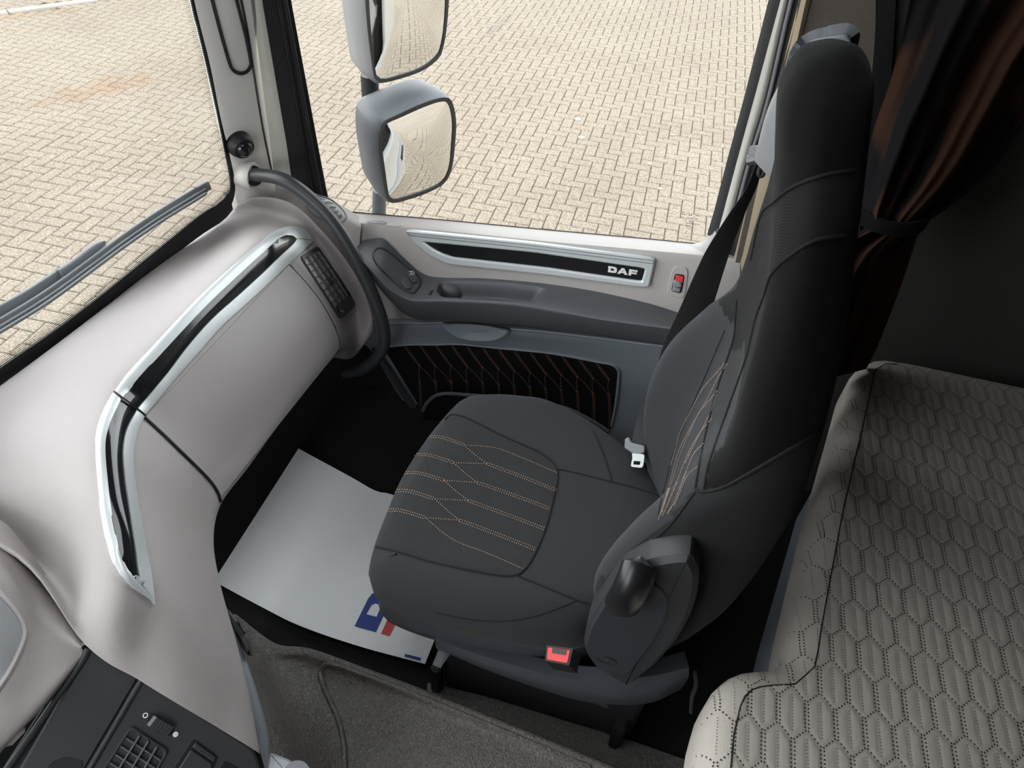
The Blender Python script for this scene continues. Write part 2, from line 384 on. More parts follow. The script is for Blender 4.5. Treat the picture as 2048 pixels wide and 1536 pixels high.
GZ = -1.35                                    # the yard, below the cab floor (z = 0)
def paver_mat():
    m = bpy.data.materials.new('speckled_concrete_paver'); m.use_nodes = True; nt = m.node_tree; b = nt.nodes['Principled BSDF']
    N, L = nt.nodes.new, nt.links.new
    geo = N('ShaderNodeNewGeometry')
    n1 = N('ShaderNodeTexNoise'); n1.inputs['Scale'].default_value = 75; n1.inputs['Detail'].default_value = 3
    n2 = N('ShaderNodeTexNoise'); n2.inputs['Scale'].default_value = 1.1; n2.inputs['Detail'].default_value = 4
    L(geo.outputs['Position'], n1.inputs['Vector']); L(geo.outputs['Position'], n2.inputs['Vector'])
    r1 = N('ShaderNodeValToRGB'); e = r1.color_ramp.elements
    e[0].position = 0.36; e[0].color = (0.125, 0.100, 0.075, 1); e[1].position = 0.64; e[1].color = (0.240, 0.205, 0.158, 1)
    L(n1.outputs['Fac'], r1.inputs[0])
    r2 = N('ShaderNodeValToRGB'); e = r2.color_ramp.elements
    e[0].position = 0.3; e[0].color = (0.86, 0.84, 0.83, 1); e[1].position = 0.7; e[1].color = (1, 1, 1, 1); L(n2.outputs['Fac'], r2.inputs[0])
    mx = N('ShaderNodeMix'); mx.data_type = 'RGBA'; mx.blend_type = 'MULTIPLY'; mx.inputs[0].default_value = 1
    L(r1.outputs[0], mx.inputs[6]); L(r2.outputs[0], mx.inputs[7]); last = mx.outputs[2]
    def stain(c, ang, la, lb, col, amt, last):     # a stain with its own shape on the stones
        mp = N('ShaderNodeVectorMath'); mp.operation = 'SUBTRACT'; mp.inputs[1].default_value = c; L(geo.outputs['Position'], mp.inputs[0])
        ro = N('ShaderNodeVectorRotate'); ro.rotation_type = 'Z_AXIS'; ro.inputs['Angle'].default_value = -ang; L(mp.outputs[0], ro.inputs['Vector'])
        sc = N('ShaderNodeVectorMath'); sc.operation = 'MULTIPLY'; sc.inputs[1].default_value = (1 / la, 1 / lb, 0.3); L(ro.outputs[0], sc.inputs[0])
        le = N('ShaderNodeVectorMath'); le.operation = 'LENGTH'; L(sc.outputs[0], le.inputs[0])
        nz = N('ShaderNodeTexNoise'); nz.inputs['Scale'].default_value = 5; nz.inputs['Detail'].default_value = 4; L(geo.outputs['Position'], nz.inputs['Vector'])
        ad = N('ShaderNodeMath'); ad.operation = 'MULTIPLY_ADD'; ad.inputs[1].default_value = 1.6; L(nz.outputs['Fac'], ad.inputs[0]); L(le.outputs['Value'], ad.inputs[2])
        mr = N('ShaderNodeMapRange'); mr.inputs[1].default_value = 0.7; mr.inputs[2].default_value = 1.6; mr.inputs[3].default_value = amt; mr.inputs[4].default_value = 0; L(ad.outputs[0], mr.inputs[0])
        x = N('ShaderNodeMix'); x.data_type = 'RGBA'; x.blend_type = 'MULTIPLY'; L(mr.outputs[0], x.inputs[0]); L(last, x.inputs[6]); x.inputs[7].default_value = (*col, 1)
        return x.outputs[2]
    a, c = P(130, 195, z=GZ), P(280, 160, z=GZ); d = c - a
    last = stain(a.lerp(c, 0.5), math.atan2(d.y, d.x), 0.9, 0.35, (0.95, 0.70, 0.50), 0.9, last)
    a, c = P(925, 115, z=GZ), P(1055, 0, z=GZ); d = c - a
    last = stain(a.lerp(c, 0.5), math.atan2(d.y, d.x), 1.0, 0.13, (0.70, 0.75, 0.80), 0.8, last)
    a, c = P(20, 32, z=GZ), P(120, 22, z=GZ); d = c - a
    last = stain(a.lerp(c, 0.5), math.atan2(d.y, d.x), 1.1, 0.25, (0.95, 0.75, 0.55), 0.7, last)
    L(last, b.inputs['Base Color']); b.inputs['Roughness'].default_value = 0.9
    bp = N('ShaderNodeBump'); bp.inputs['Strength'].default_value = 0.4; bp.inputs['Distance'].default_value = 0.003; L(n1.outputs['Fac'], bp.inputs['Height']); L(bp.outputs[0], b.inputs['Normal'])
    return m
M['paver'] = paver_mat()
M['joint'] = mat('sandy_joint', (0.15, 0.12, 0.09), 0.95, bump='noise', scale=90, strength=0.4)

def curtain_mat():
    m = mat('dark_patterned_curtain_cloth', (0.05, 0.035, 0.03), 0.95, spec=0.1); nt = m.node_tree; N, L = nt.nodes.new, nt.links.new
    tc = N('ShaderNodeTexCoord'); mp = N('ShaderNodeMapping'); mp.inputs['Scale'].default_value = (3.5, 3.5, 1.3); mp.inputs['Rotation'].default_value = (0.3, 0.5, 0.2)
    nz = N('ShaderNodeTexNoise'); nz.inputs['Scale'].default_value = 2.2; nz.inputs['Detail'].default_value = 1
    L(tc.outputs['Object'], mp.inputs[0]); L(mp.outputs[0], nz.inputs['Vector'])
    r = N('ShaderNodeValToRGB'); r.color_ramp.interpolation = 'EASE'; e = r.color_ramp.elements
    e[0].position = 0.47; e[0].color = (0.012, 0.0115, 0.013, 1); e[1].position = 0.53; e[1].color = (0.050, 0.024, 0.016, 1)
    L(nz.outputs['Fac'], r.inputs[0]); L(r.outputs[0], nt.nodes['Principled BSDF'].inputs['Base Color']); return m
M['curtain'] = curtain_mat()

# ================================================================== the yard outside
yard = empty('pavement', (0, 0, GZ)); struct(yard, 'sunlit yard paved in herringbone concrete blocks')
gb = box('paving_bed', (-3.7, 6.7, GZ - 0.07), (19.6, 16.6, 0.1), M['joint'], yard, bev=0)
box('far_ground', (0, 0, GZ - 0.14), (90, 90, 0.1), M['paver'], yard, bev=0)
BW = 0.105
def herring():
    ang = math.radians(2.1); ca, sa = math.cos(ang), math.sin(ang)
    for i in range(-130, 75):
        for j in range(-30, 150):
            k = (i - j) % 4
            if k == 0: c, h = ((i + 1) * BW, (j + 0.5) * BW), 0
            elif k == 3: c, h = ((i + 0.5) * BW, (j + 1) * BW), 1
            else: continue
            x, y = c[0] * ca - c[1] * sa, c[0] * sa + c[1] * ca
            yield Vector((x, y, GZ)), h, ang
kerb_a, kerb_b = P(-60, 34, z=GZ), P(260, -10, z=GZ)
kd = (kerb_b - kerb_a).normalized(); kn = Vector((-kd.y, kd.x, 0))
def paver_data(hx, hy):
    c, z0, z1, z2 = 0.006, -0.05, -0.006, 0.0
    v = [Vector((sx * hx, sy * hy, z)) for z in (z0, z1) for sx, sy in ((-1, -1), (1, -1), (1, 1), (-1, 1))]
    v += [Vector((sx * (hx - c), sy * (hy - c), z2)) for sx, sy in ((-1, -1), (1, -1), (1, 1), (-1, 1))]
    f = [(8, 9, 10, 11)] + [(b + i, b + (i + 1) % 4, b + 4 + (i + 1) % 4, b + 4 + i) for b in (0, 4) for i in range(4)]
    return v, f
pv, pf = paver_data(BW - 0.0028, BW / 2 - 0.0028)
SIDEWIN = [(600, 20), (660, 395), (1410, 470), (1540, 20)]; SCRWIN = [(-20, 20), (-20, 740), (440, 420), (385, 20)]
def inside(u, v, pg):
    c = False
    for (a, b), (p, q) in zip(pg, pg[1:] + pg[:1]):
        if (b > v) != (q > v) and u < (p - a) * (v - b) / (q - b) + a: c = not c
    return c
allp, seen = [], []
for c, h, ang in herring():
    s = (c - kerb_a).dot(kn)
    if abs(s) < 0.10: continue
    if c.x < -13.5 or c.x > 6 or c.y > 15 or c.y < -1.5: continue
    u, v, d = proj(c)
    vis = d > 0 and (inside(u, v, SIDEWIN) or inside(u, v, SCRWIN)) and not (690 < u < 910 and v < 420)
    (seen if vis else allp).append((d, c, h, ang))
seen.sort(key=lambda t: t[0])
pm = bpy.data.meshes.new('paver'); pm.from_pydata([tuple(v) for v in pv], [], pf); pm.materials.append(M['paver'])
for d, c, h, ang in seen[:300]:
    o = bpy.data.objects.new('paver', pm); COL.objects.link(o); o.parent = yard
    o.location = c - yard.location + Vector((0, 0, random.uniform(-0.0015, 0.0015))); o.rotation_euler = (random.uniform(-0.006, 0.006), random.uniform(-0.006, 0.006), ang + h * math.pi / 2)
bag = Bag()
for d, c, h, ang in seen[300:] + allp:
    R = Matrix.Rotation(ang + h * math.pi / 2, 3, 'Z') @ Matrix.Rotation(random.uniform(-0.006, 0.006), 3, 'X')
    bag.add([R @ v + c for v in pv], pf)
bag.build('paver_field', M['paver'], yard, kind='stuff')
kc = kerb_a.lerp(kerb_b, 0.5)
kerb = empty('kerb', kc); tag(kerb, 'pale concrete edging strip at the far edge of the yard', 'kerb')
for k in range(-6, 7):
    box('kerb_stone', kc + kd * (k * 1.0) + Vector((0, 0, -0.02)), (0.985, 0.13, 0.06), M['kerb'], kerb, rotz=math.atan2(kd.y, kd.x), bev=0.008)
for i, (u, v, lab) in enumerate(((1345, 270, 'yellow leaf lying on the paving halfway up the side window'), (1300, 327, 'small yellow leaf on the paving, second nearest to the rear window edge'),
                                 (1320, 377, 'pale yellow leaf on the paving closest above the door sill'), (310, 280, 'single yellow leaf on the paving seen through the windscreen'),
                                 (1285, 17, 'yellow leaf on the paving near the top of the side window'))):
    c = P(u, v, z=GZ + 0.004); a = random.uniform(0, 6.28); d1 = Vector((math.cos(a), math.sin(a), 0)); d2 = Vector((-d1.y, d1.x, 0))
    L = 0.05; prof = [(0, 0), (0.2, 0.22), (0.5, 0.3), (0.8, 0.16), (1, 0)]
    up = [c + d1 * L * (t - 0.5) + d2 * L * w + Vector((0, 0, 0.012 * w)) for t, w in prof]; dn = [c + d1 * L * (t - 0.5) - d2 * L * w + Vector((0, 0, 0.014 * w)) for t, w in prof]
    md = [c + d1 * L * (t - 0.5) for t, w in prof]
    tag(surf('fallen_leaf', [up, md, dn], M['leaf'], None, 0.0008), lab, 'leaf', 'fallen leaves on the yard')
for u, v, lab in ((1155, 238, 'small white pebble on the paving, farther of two beside the mirror'), (1163, 275, 'larger white pebble on the paving, nearer of two beside the mirror')):
    c = P(u, v, z=GZ + 0.006); bm = bmesh.new(); bmesh.ops.create_icosphere(bm, subdivisions=2, radius=0.026)
    vs = [Vector((q.co.x * 1.2, q.co.y, q.co.z * 0.4)) + c for q in bm.verts]; fs = [tuple(x.index for x in q.verts) for q in bm.faces]; bm.free()
    tag(mesh('pebble', vs, fs, M['pebble']), lab, 'pebble', 'white pebbles on the yard')

# ================================================================== the cab shell
struct(box('floor', (0.0, 0.4, -0.025), (2.36, 2.24, 0.05), M['carpet'], bev=0))
HX0, HX1, HY0, HY1 = -0.74, -0.16, 0.0, 0.84            # unseen roof hatch, added to bring daylight into the cab
bag = Bag()
for xa, xb, ya, yb in ((-1.2, HX0, -0.75, 1.6), (HX1, 1.2, -0.75, 1.6), (HX0, HX1, -0.75, HY0), (HX0, HX1, HY1, 1.6)):
    v, f = boxdata(((xa + xb) / 2, (ya + yb) / 2, 2.08), Vector(((xb - xa) / 2, 0, 0)), Vector((0, (yb - ya) / 2, 0)), Vector((0, 0, 0.03))); bag.add(v, f)
struct(bag.build('ceiling', M['head']))
rh = empty('added_hatch', (-0.2, 0.4, 2.09)); struct(rh, 'added unseen glazed roof hatch letting daylight into the cab')
surf('pane', [[Vector((x, y, 2.10)) for y in (HY0, HY1)] for x in (HX0, HX1)], M['glass'], rh)
hq = [Vector((HX0, HY0, 2.05)), Vector((HX1, HY0, 2.05)), Vector((HX1, HY1, 2.05)), Vector((HX0, HY1, 2.05))]
ringplate('added_hatch_frame', inset(hq, -0.03), hq, M['black'], rh, 0.02, 0.003, 0.0)
struct(box('added_shelf', (-0.99, 0.4, 1.91), (0.36, 2.2, 0.32), M['head'], bev=0.03), 'added unseen overhead shelf cutting steep light from the windscreen')  # unseen shelf, added to keep steep windscreen light off the bunk
struct(box('wall_rear', (1.17, 0.4, 1.0), (0.06, 2.3, 2.1), M['wallrear'], bev=0))
struct(box('wall_front', (-1.215, 0.4, 0.24), (0.05, 2.3, 0.56), M['carpet'], bev=0))
struct(box('wall_footwell', (-0.95, 1.50, 0.25), (0.48, 0.04, 0.56), M['carpet'], bev=0))
bag = Bag()
DX0, DX1, DZ0, DZ1 = -1.04, -0.40, 0.15, 1.66       # unseen open driver's doorway, added and sized to let daylight in
for xa, xb, za, zb in ((-1.22, DX0, 0, 2.1), (DX1, 1.2, 0, 2.1), (DX0, DX1, 0, DZ0), (DX0, DX1, DZ1, 2.1)):
    v, f = boxdata(((xa + xb) / 2, -0.75, (za + zb) / 2), Vector(((xb - xa) / 2, 0, 0)), Vector((0, .03, 0)), Vector((0, 0, (zb - za) / 2))); bag.add(v, f)
struct(bag.build('wall_left', M['head']))
# sleeper side wall behind the passenger door, with a brown woven panel
wr = box('wall_right', (0.70, 1.515, 1.0), (0.92, 0.05, 2.1), M['wallrear'], bev=0); struct(wr)
WY = 1.478
g = [[P(u, v, y=WY) for u, v in r] for r in ([(1598, -260), (1660, -260), (1745, -260)], [(1598, 0), (1665, 0), (1752, 0)], [(1555, 170), (1640, 170), (1742, 180)], [(1505, 370), (1600, 380), (1725, 400)], [(1450, 620), (1580, 620), (1700, 640)])]
surf('fabric_panel', grid(g, 4, 4), M['wallfab'], wr, 0.012)
g = [[P(1752, -260, y=1.47), P(1800, -260, y=1.47)], [P(1755, 0, y=1.47), P(1792, 0, y=1.47)], [P(1740, 200, y=1.47), P(1778, 200, y=1.47)], [P(1728, 330, y=1.47), P(1765, 340, y=1.47)]]
surf('panel_edge', grid(g, 4, 3), M['black'], wr, 0.02)
bag = Bag()
for c, s in (((-0.45, 1.55, 1.80), (1.5, .1, 0.54)), ((0.08, 1.55, 1.80), (.5, .1, 0.54))):
    v, f = boxdata(c, Vector((s[0] / 2, 0, 0)), Vector((0, s[1] / 2, 0)), Vector((0, 0, s[2] / 2))); bag.add(v, f)
struct(bag.build('trim_1', M['head']))
struct(box('trim_2', (-1.12, 0.4, 2.0), (0.1, 2.2, 0.25), M['head'], bev=0))
# outer skin (seen in the mirrors)
ext = empty('cab_outer_side', (0.2, 1.62, -0.3)); tag(ext, 'white painted outer side of the truck, seen in the mirrors', 'truck body')
box('door_skin', (-0.42, 1.625, -0.12), (1.1, 0.03, 1.28), M['paint'], ext, bev=0.01)
box('rear_skin', (0.72, 1.625, 0.55), (1.12, 0.03, 2.9), M['paint'], ext, bev=0.01)
box('step_skirt', (-0.2, 1.64, -0.95), (2.0, 0.04, 0.32), M['black'], ext, bev=0.01)
box('side_fairing', (2.5, 1.60, 0.35), (2.2, 0.04, 2.2), M['paint'], ext, bev=0.01)
box('skin_moulding', (0.1, 1.65, 0.22), (2.2, 0.02, 0.05), M['mirrorlight'], ext, bev=0.006)
box('door_handle', (0.0, 1.66, 0.1), (0.2, 0.03, 0.035), M['black'], ext, bev=0.01)

# ------------------------------------------------------------------ windscreen
ws = empty('window_1', (-1.1, 0.4, 0.5)); struct(ws, 'large curved windscreen with dotted black border')
ys = [-0.74 + 2.2 * i / 24 for i in range(25)]; zs = [0.42 + 1.56 * i / 12 for i in range(13)]
surf('pane', [[Vector((xw(y, z), y, z)) for y in ys] for z in zs], M['glass'], ws)
LOW_T = [(-420, 1050), (-200, 885), (0, 737), (100, 668), (191, 600), (300, 512), (400, 431), (440, 406), (459, 384)]
LOW_B = [(-420, 1085), (-200, 915), (0, 765), (100, 695), (225, 600), (320, 520), (400, 458), (446, 428), (466, 405)]
A = spline([(a, b, 0) for a, b in LOW_T], 60); B = spline([(a, b + 14, 0) for a, b in LOW_B], 60)
surf('lower_border', [[PS(p.x, p.y, -0.004) for p in A], [PS(p.lerp(q, .5).x, p.lerp(q, .5).y, -0.006) for p, q in zip(A, B)], [PS(q.x, q.y, -0.004) for q in B]], M['black'], ws, 0.003)
SID_L = [(330, -260), (383, 0), (398, 62), (413, 125), (434, 220), (450, 300), (460, 350), (461, 380), (453, 400), (437, 415)]
SID_R = [(337, -260), (389, 0), (404, 62), (419, 125), (440, 220), (457, 300), (468, 350), (470, 385), (464, 408), (455, 424)]
A = spline([(a, b, 0) for a, b in SID_L], 60); B = spline([(a, b, 0) for a, b in SID_R], 60)
surf('side_border', [[PS(p.x, p.y, -0.004) for p in A], [PS(q.x, q.y, -0.004) for q in B]], M['black'], ws, 0.003)
bag = Bag()                                   # dotted edge of the black print
edge = spline([(a, b, 0) for a, b in SID_L[:8]], 150) + spline([(a, b, 0) for a, b in [(461, 380), (455, 396)] + LOW_T[::-1]], 320)
W3 = [PS(p.x, p.y, -0.003) for p in edge]
nrow = 5
for i, p in enumerate(W3[1:-1], 1):
    t = (W3[i + 1] - W3[i - 1]).normalized(); nrm = Vector((1, 0, 0)); s = nrm.cross(t).normalized()
    c2 = edge[i]
    if s.dot(Vector((0, -1 if i < 150 else -0.6, 0 if i < 150 else 1))) < 0: s = -s
    for r in range(nrow):
        q = p + s * (0.0035 + 0.0042 * r) + t * (0.002 if r % 2 else 0)
        rad = 0.0019 * (1 - 0.13 * r)
        q.x = xw(q.y, q.z) + 0.003
        bag.add([q + t * rad, q + s * rad, q - t * rad, q - s * rad], [(0, 1, 2, 3)])
bag.build('border_dot', M['black'], ws, kind='stuff')

# ------------------------------------------------------------------ A pillar
pl = empty('trim_3', (-1.0, 1.45, 0.5)); struct(pl, 'light grey windscreen pillar cover with slotted groove')
rows = []
for v, a, b, c, d in ((-260, 333, 378, 430, 470), (0, 387, 425, 470, 505), (125, 418, 450, 492, 520), (230, 439, 468, 508, 534), (300, 456, 482, 520, 545), (350, 467, 495, 530, 556), (395, 468, 505, 545, 570), (430, 458, 503, 550, 580), (480, 445, 500, 560, 595)):
    ex_ = 0.035 * max(0, min(1, (v - 385) / 45)); r0 = PS(a, v, -0.003); r0 = P(a, v, y=r0.y + ex_); rows.append([r0 + Vector((-0.02, 0.02, 0)), r0, P(b, v, y=r0.y + 0.025), P(c, v, y=r0.y + 0.075), P(d, v, y=r0.y + 0.115)])
gp = grid(rows, 6, 6); surf('cover', gp, M['pillar'], pl, 0.006); T_PIL = bvh(*gmesh(gp))
seam('groove_seal', [(395, -120), (424, 0), (438, 55), (457, 122), (464, 138), (477, 146), (490, 144), (498, 135), (500, 122), (490, 70), (472, 0), (450, -90)], T_PIL, M['rubber'], pl, 0.0042, 0.002, 90)
seam('groove_edge', [(502, -20), (512, 60), (526, 160), (541, 260), (556, 340)], T_PIL, M['grey'], pl, 0.004, 0.0, 40)
seam('groove_line', [(478, -20), (496, 70), (511, 170), (528, 270), (545, 350)], T_PIL, M['char'], pl, 0.003, 0.0, 40)
def strip(name, left, right, y0, y1, mt, parent, bulge=0.0, thick=0.012, n=16):
    A = poly([(a, b, 0) for a, b in left], n); B = poly([(a, b, 0) for a, b in right], n); g = []
    for k in range(5):
        t = k / 4; yy = y0 + (y1 - y0) * t - bulge * (1 - (2 * t - 1) ** 2)
        g.append([P(a.lerp(b, t).x, a.lerp(b, t).y, y=yy) for a, b in zip(A, B)])
    return surf(name, g, mt, parent, thick)
strip('flange', [(470, -260), (503, 0), (541, 293), (556, 420)], [(490, -260), (524, 0), (574, 293), (592, 420)], 1.495, 1.505, M['cream'], pl, 0.004)

# handle stud on the pillar
c, nn = drape([(478, 287)], T_PIL); c, nn = c[0], nn[0]
kn_ = empty('curtain_stud', c); tag(kn_, 'round black rubber stud on the windscreen pillar', 'stud')
ax = (nn + Vector((0.35, -0.25, -0.15))).normalized(); pts = [c + ax * d for d in (-0.01, 0.0, 0.012, 0.022, 0.027, 0.0275)]
tube('stud_body', pts, circ(0.031, 24), M['black'], kn_, scales=[1.05, 1.05, 1.0, 0.9, 0.78, 0.02], angle=40)
pts = [c + ax * d for d in (0.02, 0.030, 0.035, 0.038, 0.039)]
tube('stud_face', pts, circ(0.021, 24), M['gloss'], kn_, scales=[1.0, 0.95, 0.75, 0.4, 0.02], angle=60)

# ------------------------------------------------------------------ grab handle from pillar to dashboard
gh = empty('grab_handle', P(500, 350, y=1.42)); tag(gh, 'curved dark grab handle running from the pillar down past the dashboard', 'handle')
hp = [P(498, 351, y=1.43), P(530, 351, y=1.405), P(572, 362, y=1.385), (P(622, 398, y=1.375)), P(668, 447, y=1.365), P(708, 510, y=1.355), P(740, 578, y=1.345), P(762, 635, y=1.335), P(769, 680, y=1.33), P(757, 712, y=1.33), P(725, 738, y=1.34), P(690, 745, y=1.36)]
tube('rail', hp, circ(0.0165, 14), M['handle'], gh, n=70)
tube('mount_boss', [P(468, 343, y=1.43), P(478, 345, y=1.435), P(490, 347, y=1.435), P(503, 351, y=1.43), P(507, 352, y=1.43)], circ(0.034, 20), M['pillar'], gh, n=14, scales=[0.75] + [0.95 + 0.05 * min(1, i / 6) for i in range(12)] + [0.9], angle=50)
tube('mount_ring', [P(503, 351, y=1.429), P(509, 352, y=1.425)], circ(0.025, 18), M['black'], gh, n=3)

# ================================================================== passenger door
door = empty('door_1', (-0.4, 1.5, 0.05)); struct(door, 'passenger door with taupe upper panel, dark armrest and stitched black insert')
rows = [
 ([(600, 414), (715, 426), (900, 442), (1100, 461), (1300, 479), (1390, 488), (1480, 496)], 1.553),
 ([(600, 416), (715, 429), (900, 445), (1100, 464), (1300, 482), (1390, 491), (1480, 499)], 1.545),
 ([(600, 430), (720, 443), (900, 460), (1100, 480), (1300, 498), (1400, 507), (1480, 515)], 1.492),
 ([(595, 437), (724, 452), (900, 470), (1100, 490), (1300, 508), (1400, 518), (1480, 526)], 1.478),
 ([(590, 470), (740, 482), (900, 505), (1100, 530), (1300, 555), (1400, 565), (1480, 575)], 1.467),
 ([(590, 550), (760, 545), (900, 565), (1100, 582), (1300, 612), (1390, 632), (1480, 645)], 1.458),
 ([(600, 665), (770, 645), (900, 655), (1100, 670), (1300, 690), (1390, 700), (1480, 712)], 1.448),
]
def rowpts(r): return [P(u, v, y=r[1]) for u, v in r[0]]
gd = grid([rowpts(r) for r in rows], 5, 8); surf('upper_panel', gd, M['doortaupe'], door, 0.01); T_UP = bvh(*gmesh(gd))
rows = [
 ([(690, 655), (770, 640), (900, 645), (1100, 660), (1300, 682), (1390, 692), (1480, 702)], 1.440),
 ([(715, 680), (772, 655), (900, 658), (1100, 675), (1300, 696), (1390, 706), (1480, 716)], 1.436),
 ([(745, 705), (785, 690), (900, 688), (1100, 705), (1250, 730), (1340, 745), (1440, 760)], 1.448),
 ([(795, 785), (825, 772), (910, 780), (1100, 800), (1240, 815), (1330, 830), (1430, 840)], 1.452),
 ([(872, 900), (890, 905), (950, 915), (1100, 925), (1225, 935), (1320, 945), (1420, 955)], 1.440),
]
gl = grid([rowpts(r) for r in rows], 6, 8); surf('lower_panel', gl, M['doorgrey'], door, 0.012); T_LO = bvh(*gmesh(gl))
# pane, seals
surf('window_pane', [[Vector((x, 1.563, z)) for x in (-1.02, -0.4, 0.2)] for z in (0.45, 1.1, 1.7)], M['glass'], door)
strip('front_seal', [(490, -260), (523, 0), (586, 390), (592, 430)], [(542, -260), (582, 0), (656, 398), (664, 430)], 1.505, 1.548, M['rubber'], door, 0.0, 0.02)
for nm, a, b in (('seal_rib', (536, 0), (604, 392)), ('seal_rib', (556, 0), (627, 394)), ('seal_rib', (570, 0), (643, 396))):
    d = Vector((a[0] - b[0], a[1] - b[1])); pa = (a[0] + d.x * 0.6, a[1] + d.y * 0.6)
    tube(nm, [P(*pa, y=1.525), P(*a, y=1.525), P(*b, y=1.525)], circ(0.0045, 8), M['black'], door)
strip('rear_seal', [(1609, -260), (1537, 0), (1487, 200), (1455, 317), (1426, 430), (1414, 470)], [(1632, -260), (1560, 0), (1506, 200), (1474, 317), (1444, 434), (1430, 485)], 1.548, 1.52, M['rubber'], door, 0.006, 0.02)
strip('belt_seal', [(600, 412), (715, 424), (900, 440), (1100, 459), (1300, 477), (1392, 486)], [(600, 417), (715, 430), (900, 446), (1100, 465), (1300, 483), (1392, 491)], 1.557, 1.548, M['rubber'], door, 0.0, 0.008, 30)
# rounded rear lower corner of the sill
g = [[P(1378, 489, y=1.548), P(1400, 484, y=1.548), P(1414, 472, y=1.545), P(1424, 455, y=1.54)], [P(1385, 500, y=1.52), P(1408, 492, y=1.52), P(1424, 480, y=1.52), P(1432, 464, y=1.52)], [P(1392, 520, y=1.48), P(1425, 515, y=1.485), P(1445, 500, y=1.49), P(1450, 480, y=1.495)]]
surf('sill_corner', grid(g, 5, 5), M['doortaupe'], door, 0.01)
# B pillar strips
bp = empty('trim_4', (0.1, 1.53, 0.3)); struct(bp, 'rear door pillar with pale painted flange and tan edging')
strip('flange', [(1632, -260), (1559, 0), (1505, 200), (1473, 317), (1440, 440), (1425, 500)], [(1649, -260), (1576, 0), (1530, 200), (1494, 317), (1462, 440), (1447, 500)], 1.525, 1.515, M['cream'], bp, 0.01)
strip('gap_seal', [(1648, -260), (1575, 0), (1529, 200), (1493, 317), (1461, 440), (1440, 540)], [(1675, -260), (1600, 0), (1550, 200), (1512, 340), (1478, 480), (1450, 600)], 1.512, 1.49, M['rubber'], bp, -0.004)
tube('seal_lip', [P(1655, -260, y=1.50), P(1583, 0, y=1.50), P(1537, 200, y=1.50), P(1501, 317, y=1.5), P(1468, 440, y=1.5)], circ(0.004, 8), M['grey'], bp, n=12)
strip('tan_edging', [(1675, -260), (1598, 0), (1552, 185), (1508, 355), (1472, 500), (1442, 602), (1420, 690)], [(1690, -260), (1612, 0), (1572, 185), (1548, 355), (1530, 500), (1500, 620), (1480, 720)], 1.487, 1.465, M['tan'], bp, 0.004)
tube('screw', [P(1436, 462, y=1.51), P(1436, 462, y=1.503)], circ(0.006, 10), M['metal'], bp)

# demister outlet at the front corner of the sill
dv = [(540, 398), (555, 384), (590, 378), (640, 392), (690, 418), (716, 442), (705, 462), (668, 470), (620, 440), (575, 415)]
vb = empty('demister_outlet', P(640, 420, y=1.46)); tag(vb, 'grey side window air outlet behind the grab handle', 'air vent')
VO = [P(u, v, y=1.47 - 0.0004 * (v - 380)) for u, v in dv]
g = [[P(538, 400, y=1.46), P(556, 383, y=1.485), P(595, 377, y=1.51), P(645, 392, y=1.52), P(692, 416, y=1.525), P(722, 436, y=1.525)],
     [P(545, 408, y=1.44), P(570, 402, y=1.45), P(605, 403, y=1.455), P(645, 415, y=1.46), P(688, 436, y=1.465), P(722, 455, y=1.47)],
     [P(560, 430, y=1.42), P(585, 428, y=1.425), P(620, 436, y=1.43), P(655, 456, y=1.435), P(690, 478, y=1.44), P(720, 498, y=1.45)],
     [P(600, 500, y=1.42), P(625, 500, y=1.42), P(655, 510, y=1.425), P(685, 525, y=1.43), P(710, 540, y=1.435), P(735, 550, y=1.44)]]
gv = grid(g, 6, 6); surf('outlet_body', gv, M['doortaupe'], vb, 0.01); T_V = bvh(*gmesh(gv))
p, _ = drape(rounded([(634, 396, 0), (662, 405, 0), (686, 430, 0), (672, 447, 0), (650, 432, 0)] and [(a, b, 0) for a, b in [(632, 394), (664, 404), (687, 431), (674, 448), (652, 428)]], 0.25) and [(q.x, q.y) for q in rounded([(632, 394, 0), (664, 404, 0), (687, 431, 0), (674, 448, 0), (652, 428, 0)], 0.25)], T_V, 0.001)
plate('outlet_recess', p, M['char'], vb, 0.004, 0.0005)
for k in range(4):
    a = (642 + 10 * k, 408 + 10 * k); b = (664 + 6.5 * k, 409 + 8.5 * k)
    q, nn = drape([a, ((a[0] + b[0]) / 2, (a[1] + b[1]) / 2 - 3), b], T_V, 0.004, 8)
    tube('outlet_slat', q, rrect(0.009, 0.003), M['grey'], vb, up=nn)
seam('outlet_rim', [(634, 391), (664, 401), (692, 430), (684, 446), (672, 452)], T_V, M['grey'], vb, 0.0022, 0.001)
seam('outlet_joint', [(612, 410), (622, 426), (645, 440), (664, 452)], T_V, M['grey'], vb, 0.0016, 0.0005)

# sill slot
p, _ = drape([(q.x, q.y) for q in rounded([(731, 439, 0), (807, 446, 0), (803, 455, 0), (735, 449, 0)], 0.4)], T_UP, 0.0)
plate('sill_slot', p, M['doortaupe'], door, 0.004, 0.001, 0.002)
p, _ = drape([(q.x, q.y) for q in rounded([(736, 441, 0), (776, 444.5, 0), (773, 450.5, 0), (738, 447.5, 0)], 0.4)], T_UP, 0.002)
plate('sill_insert', p, M['lgrey'], door, 0.002, 0.0007, 0.001)
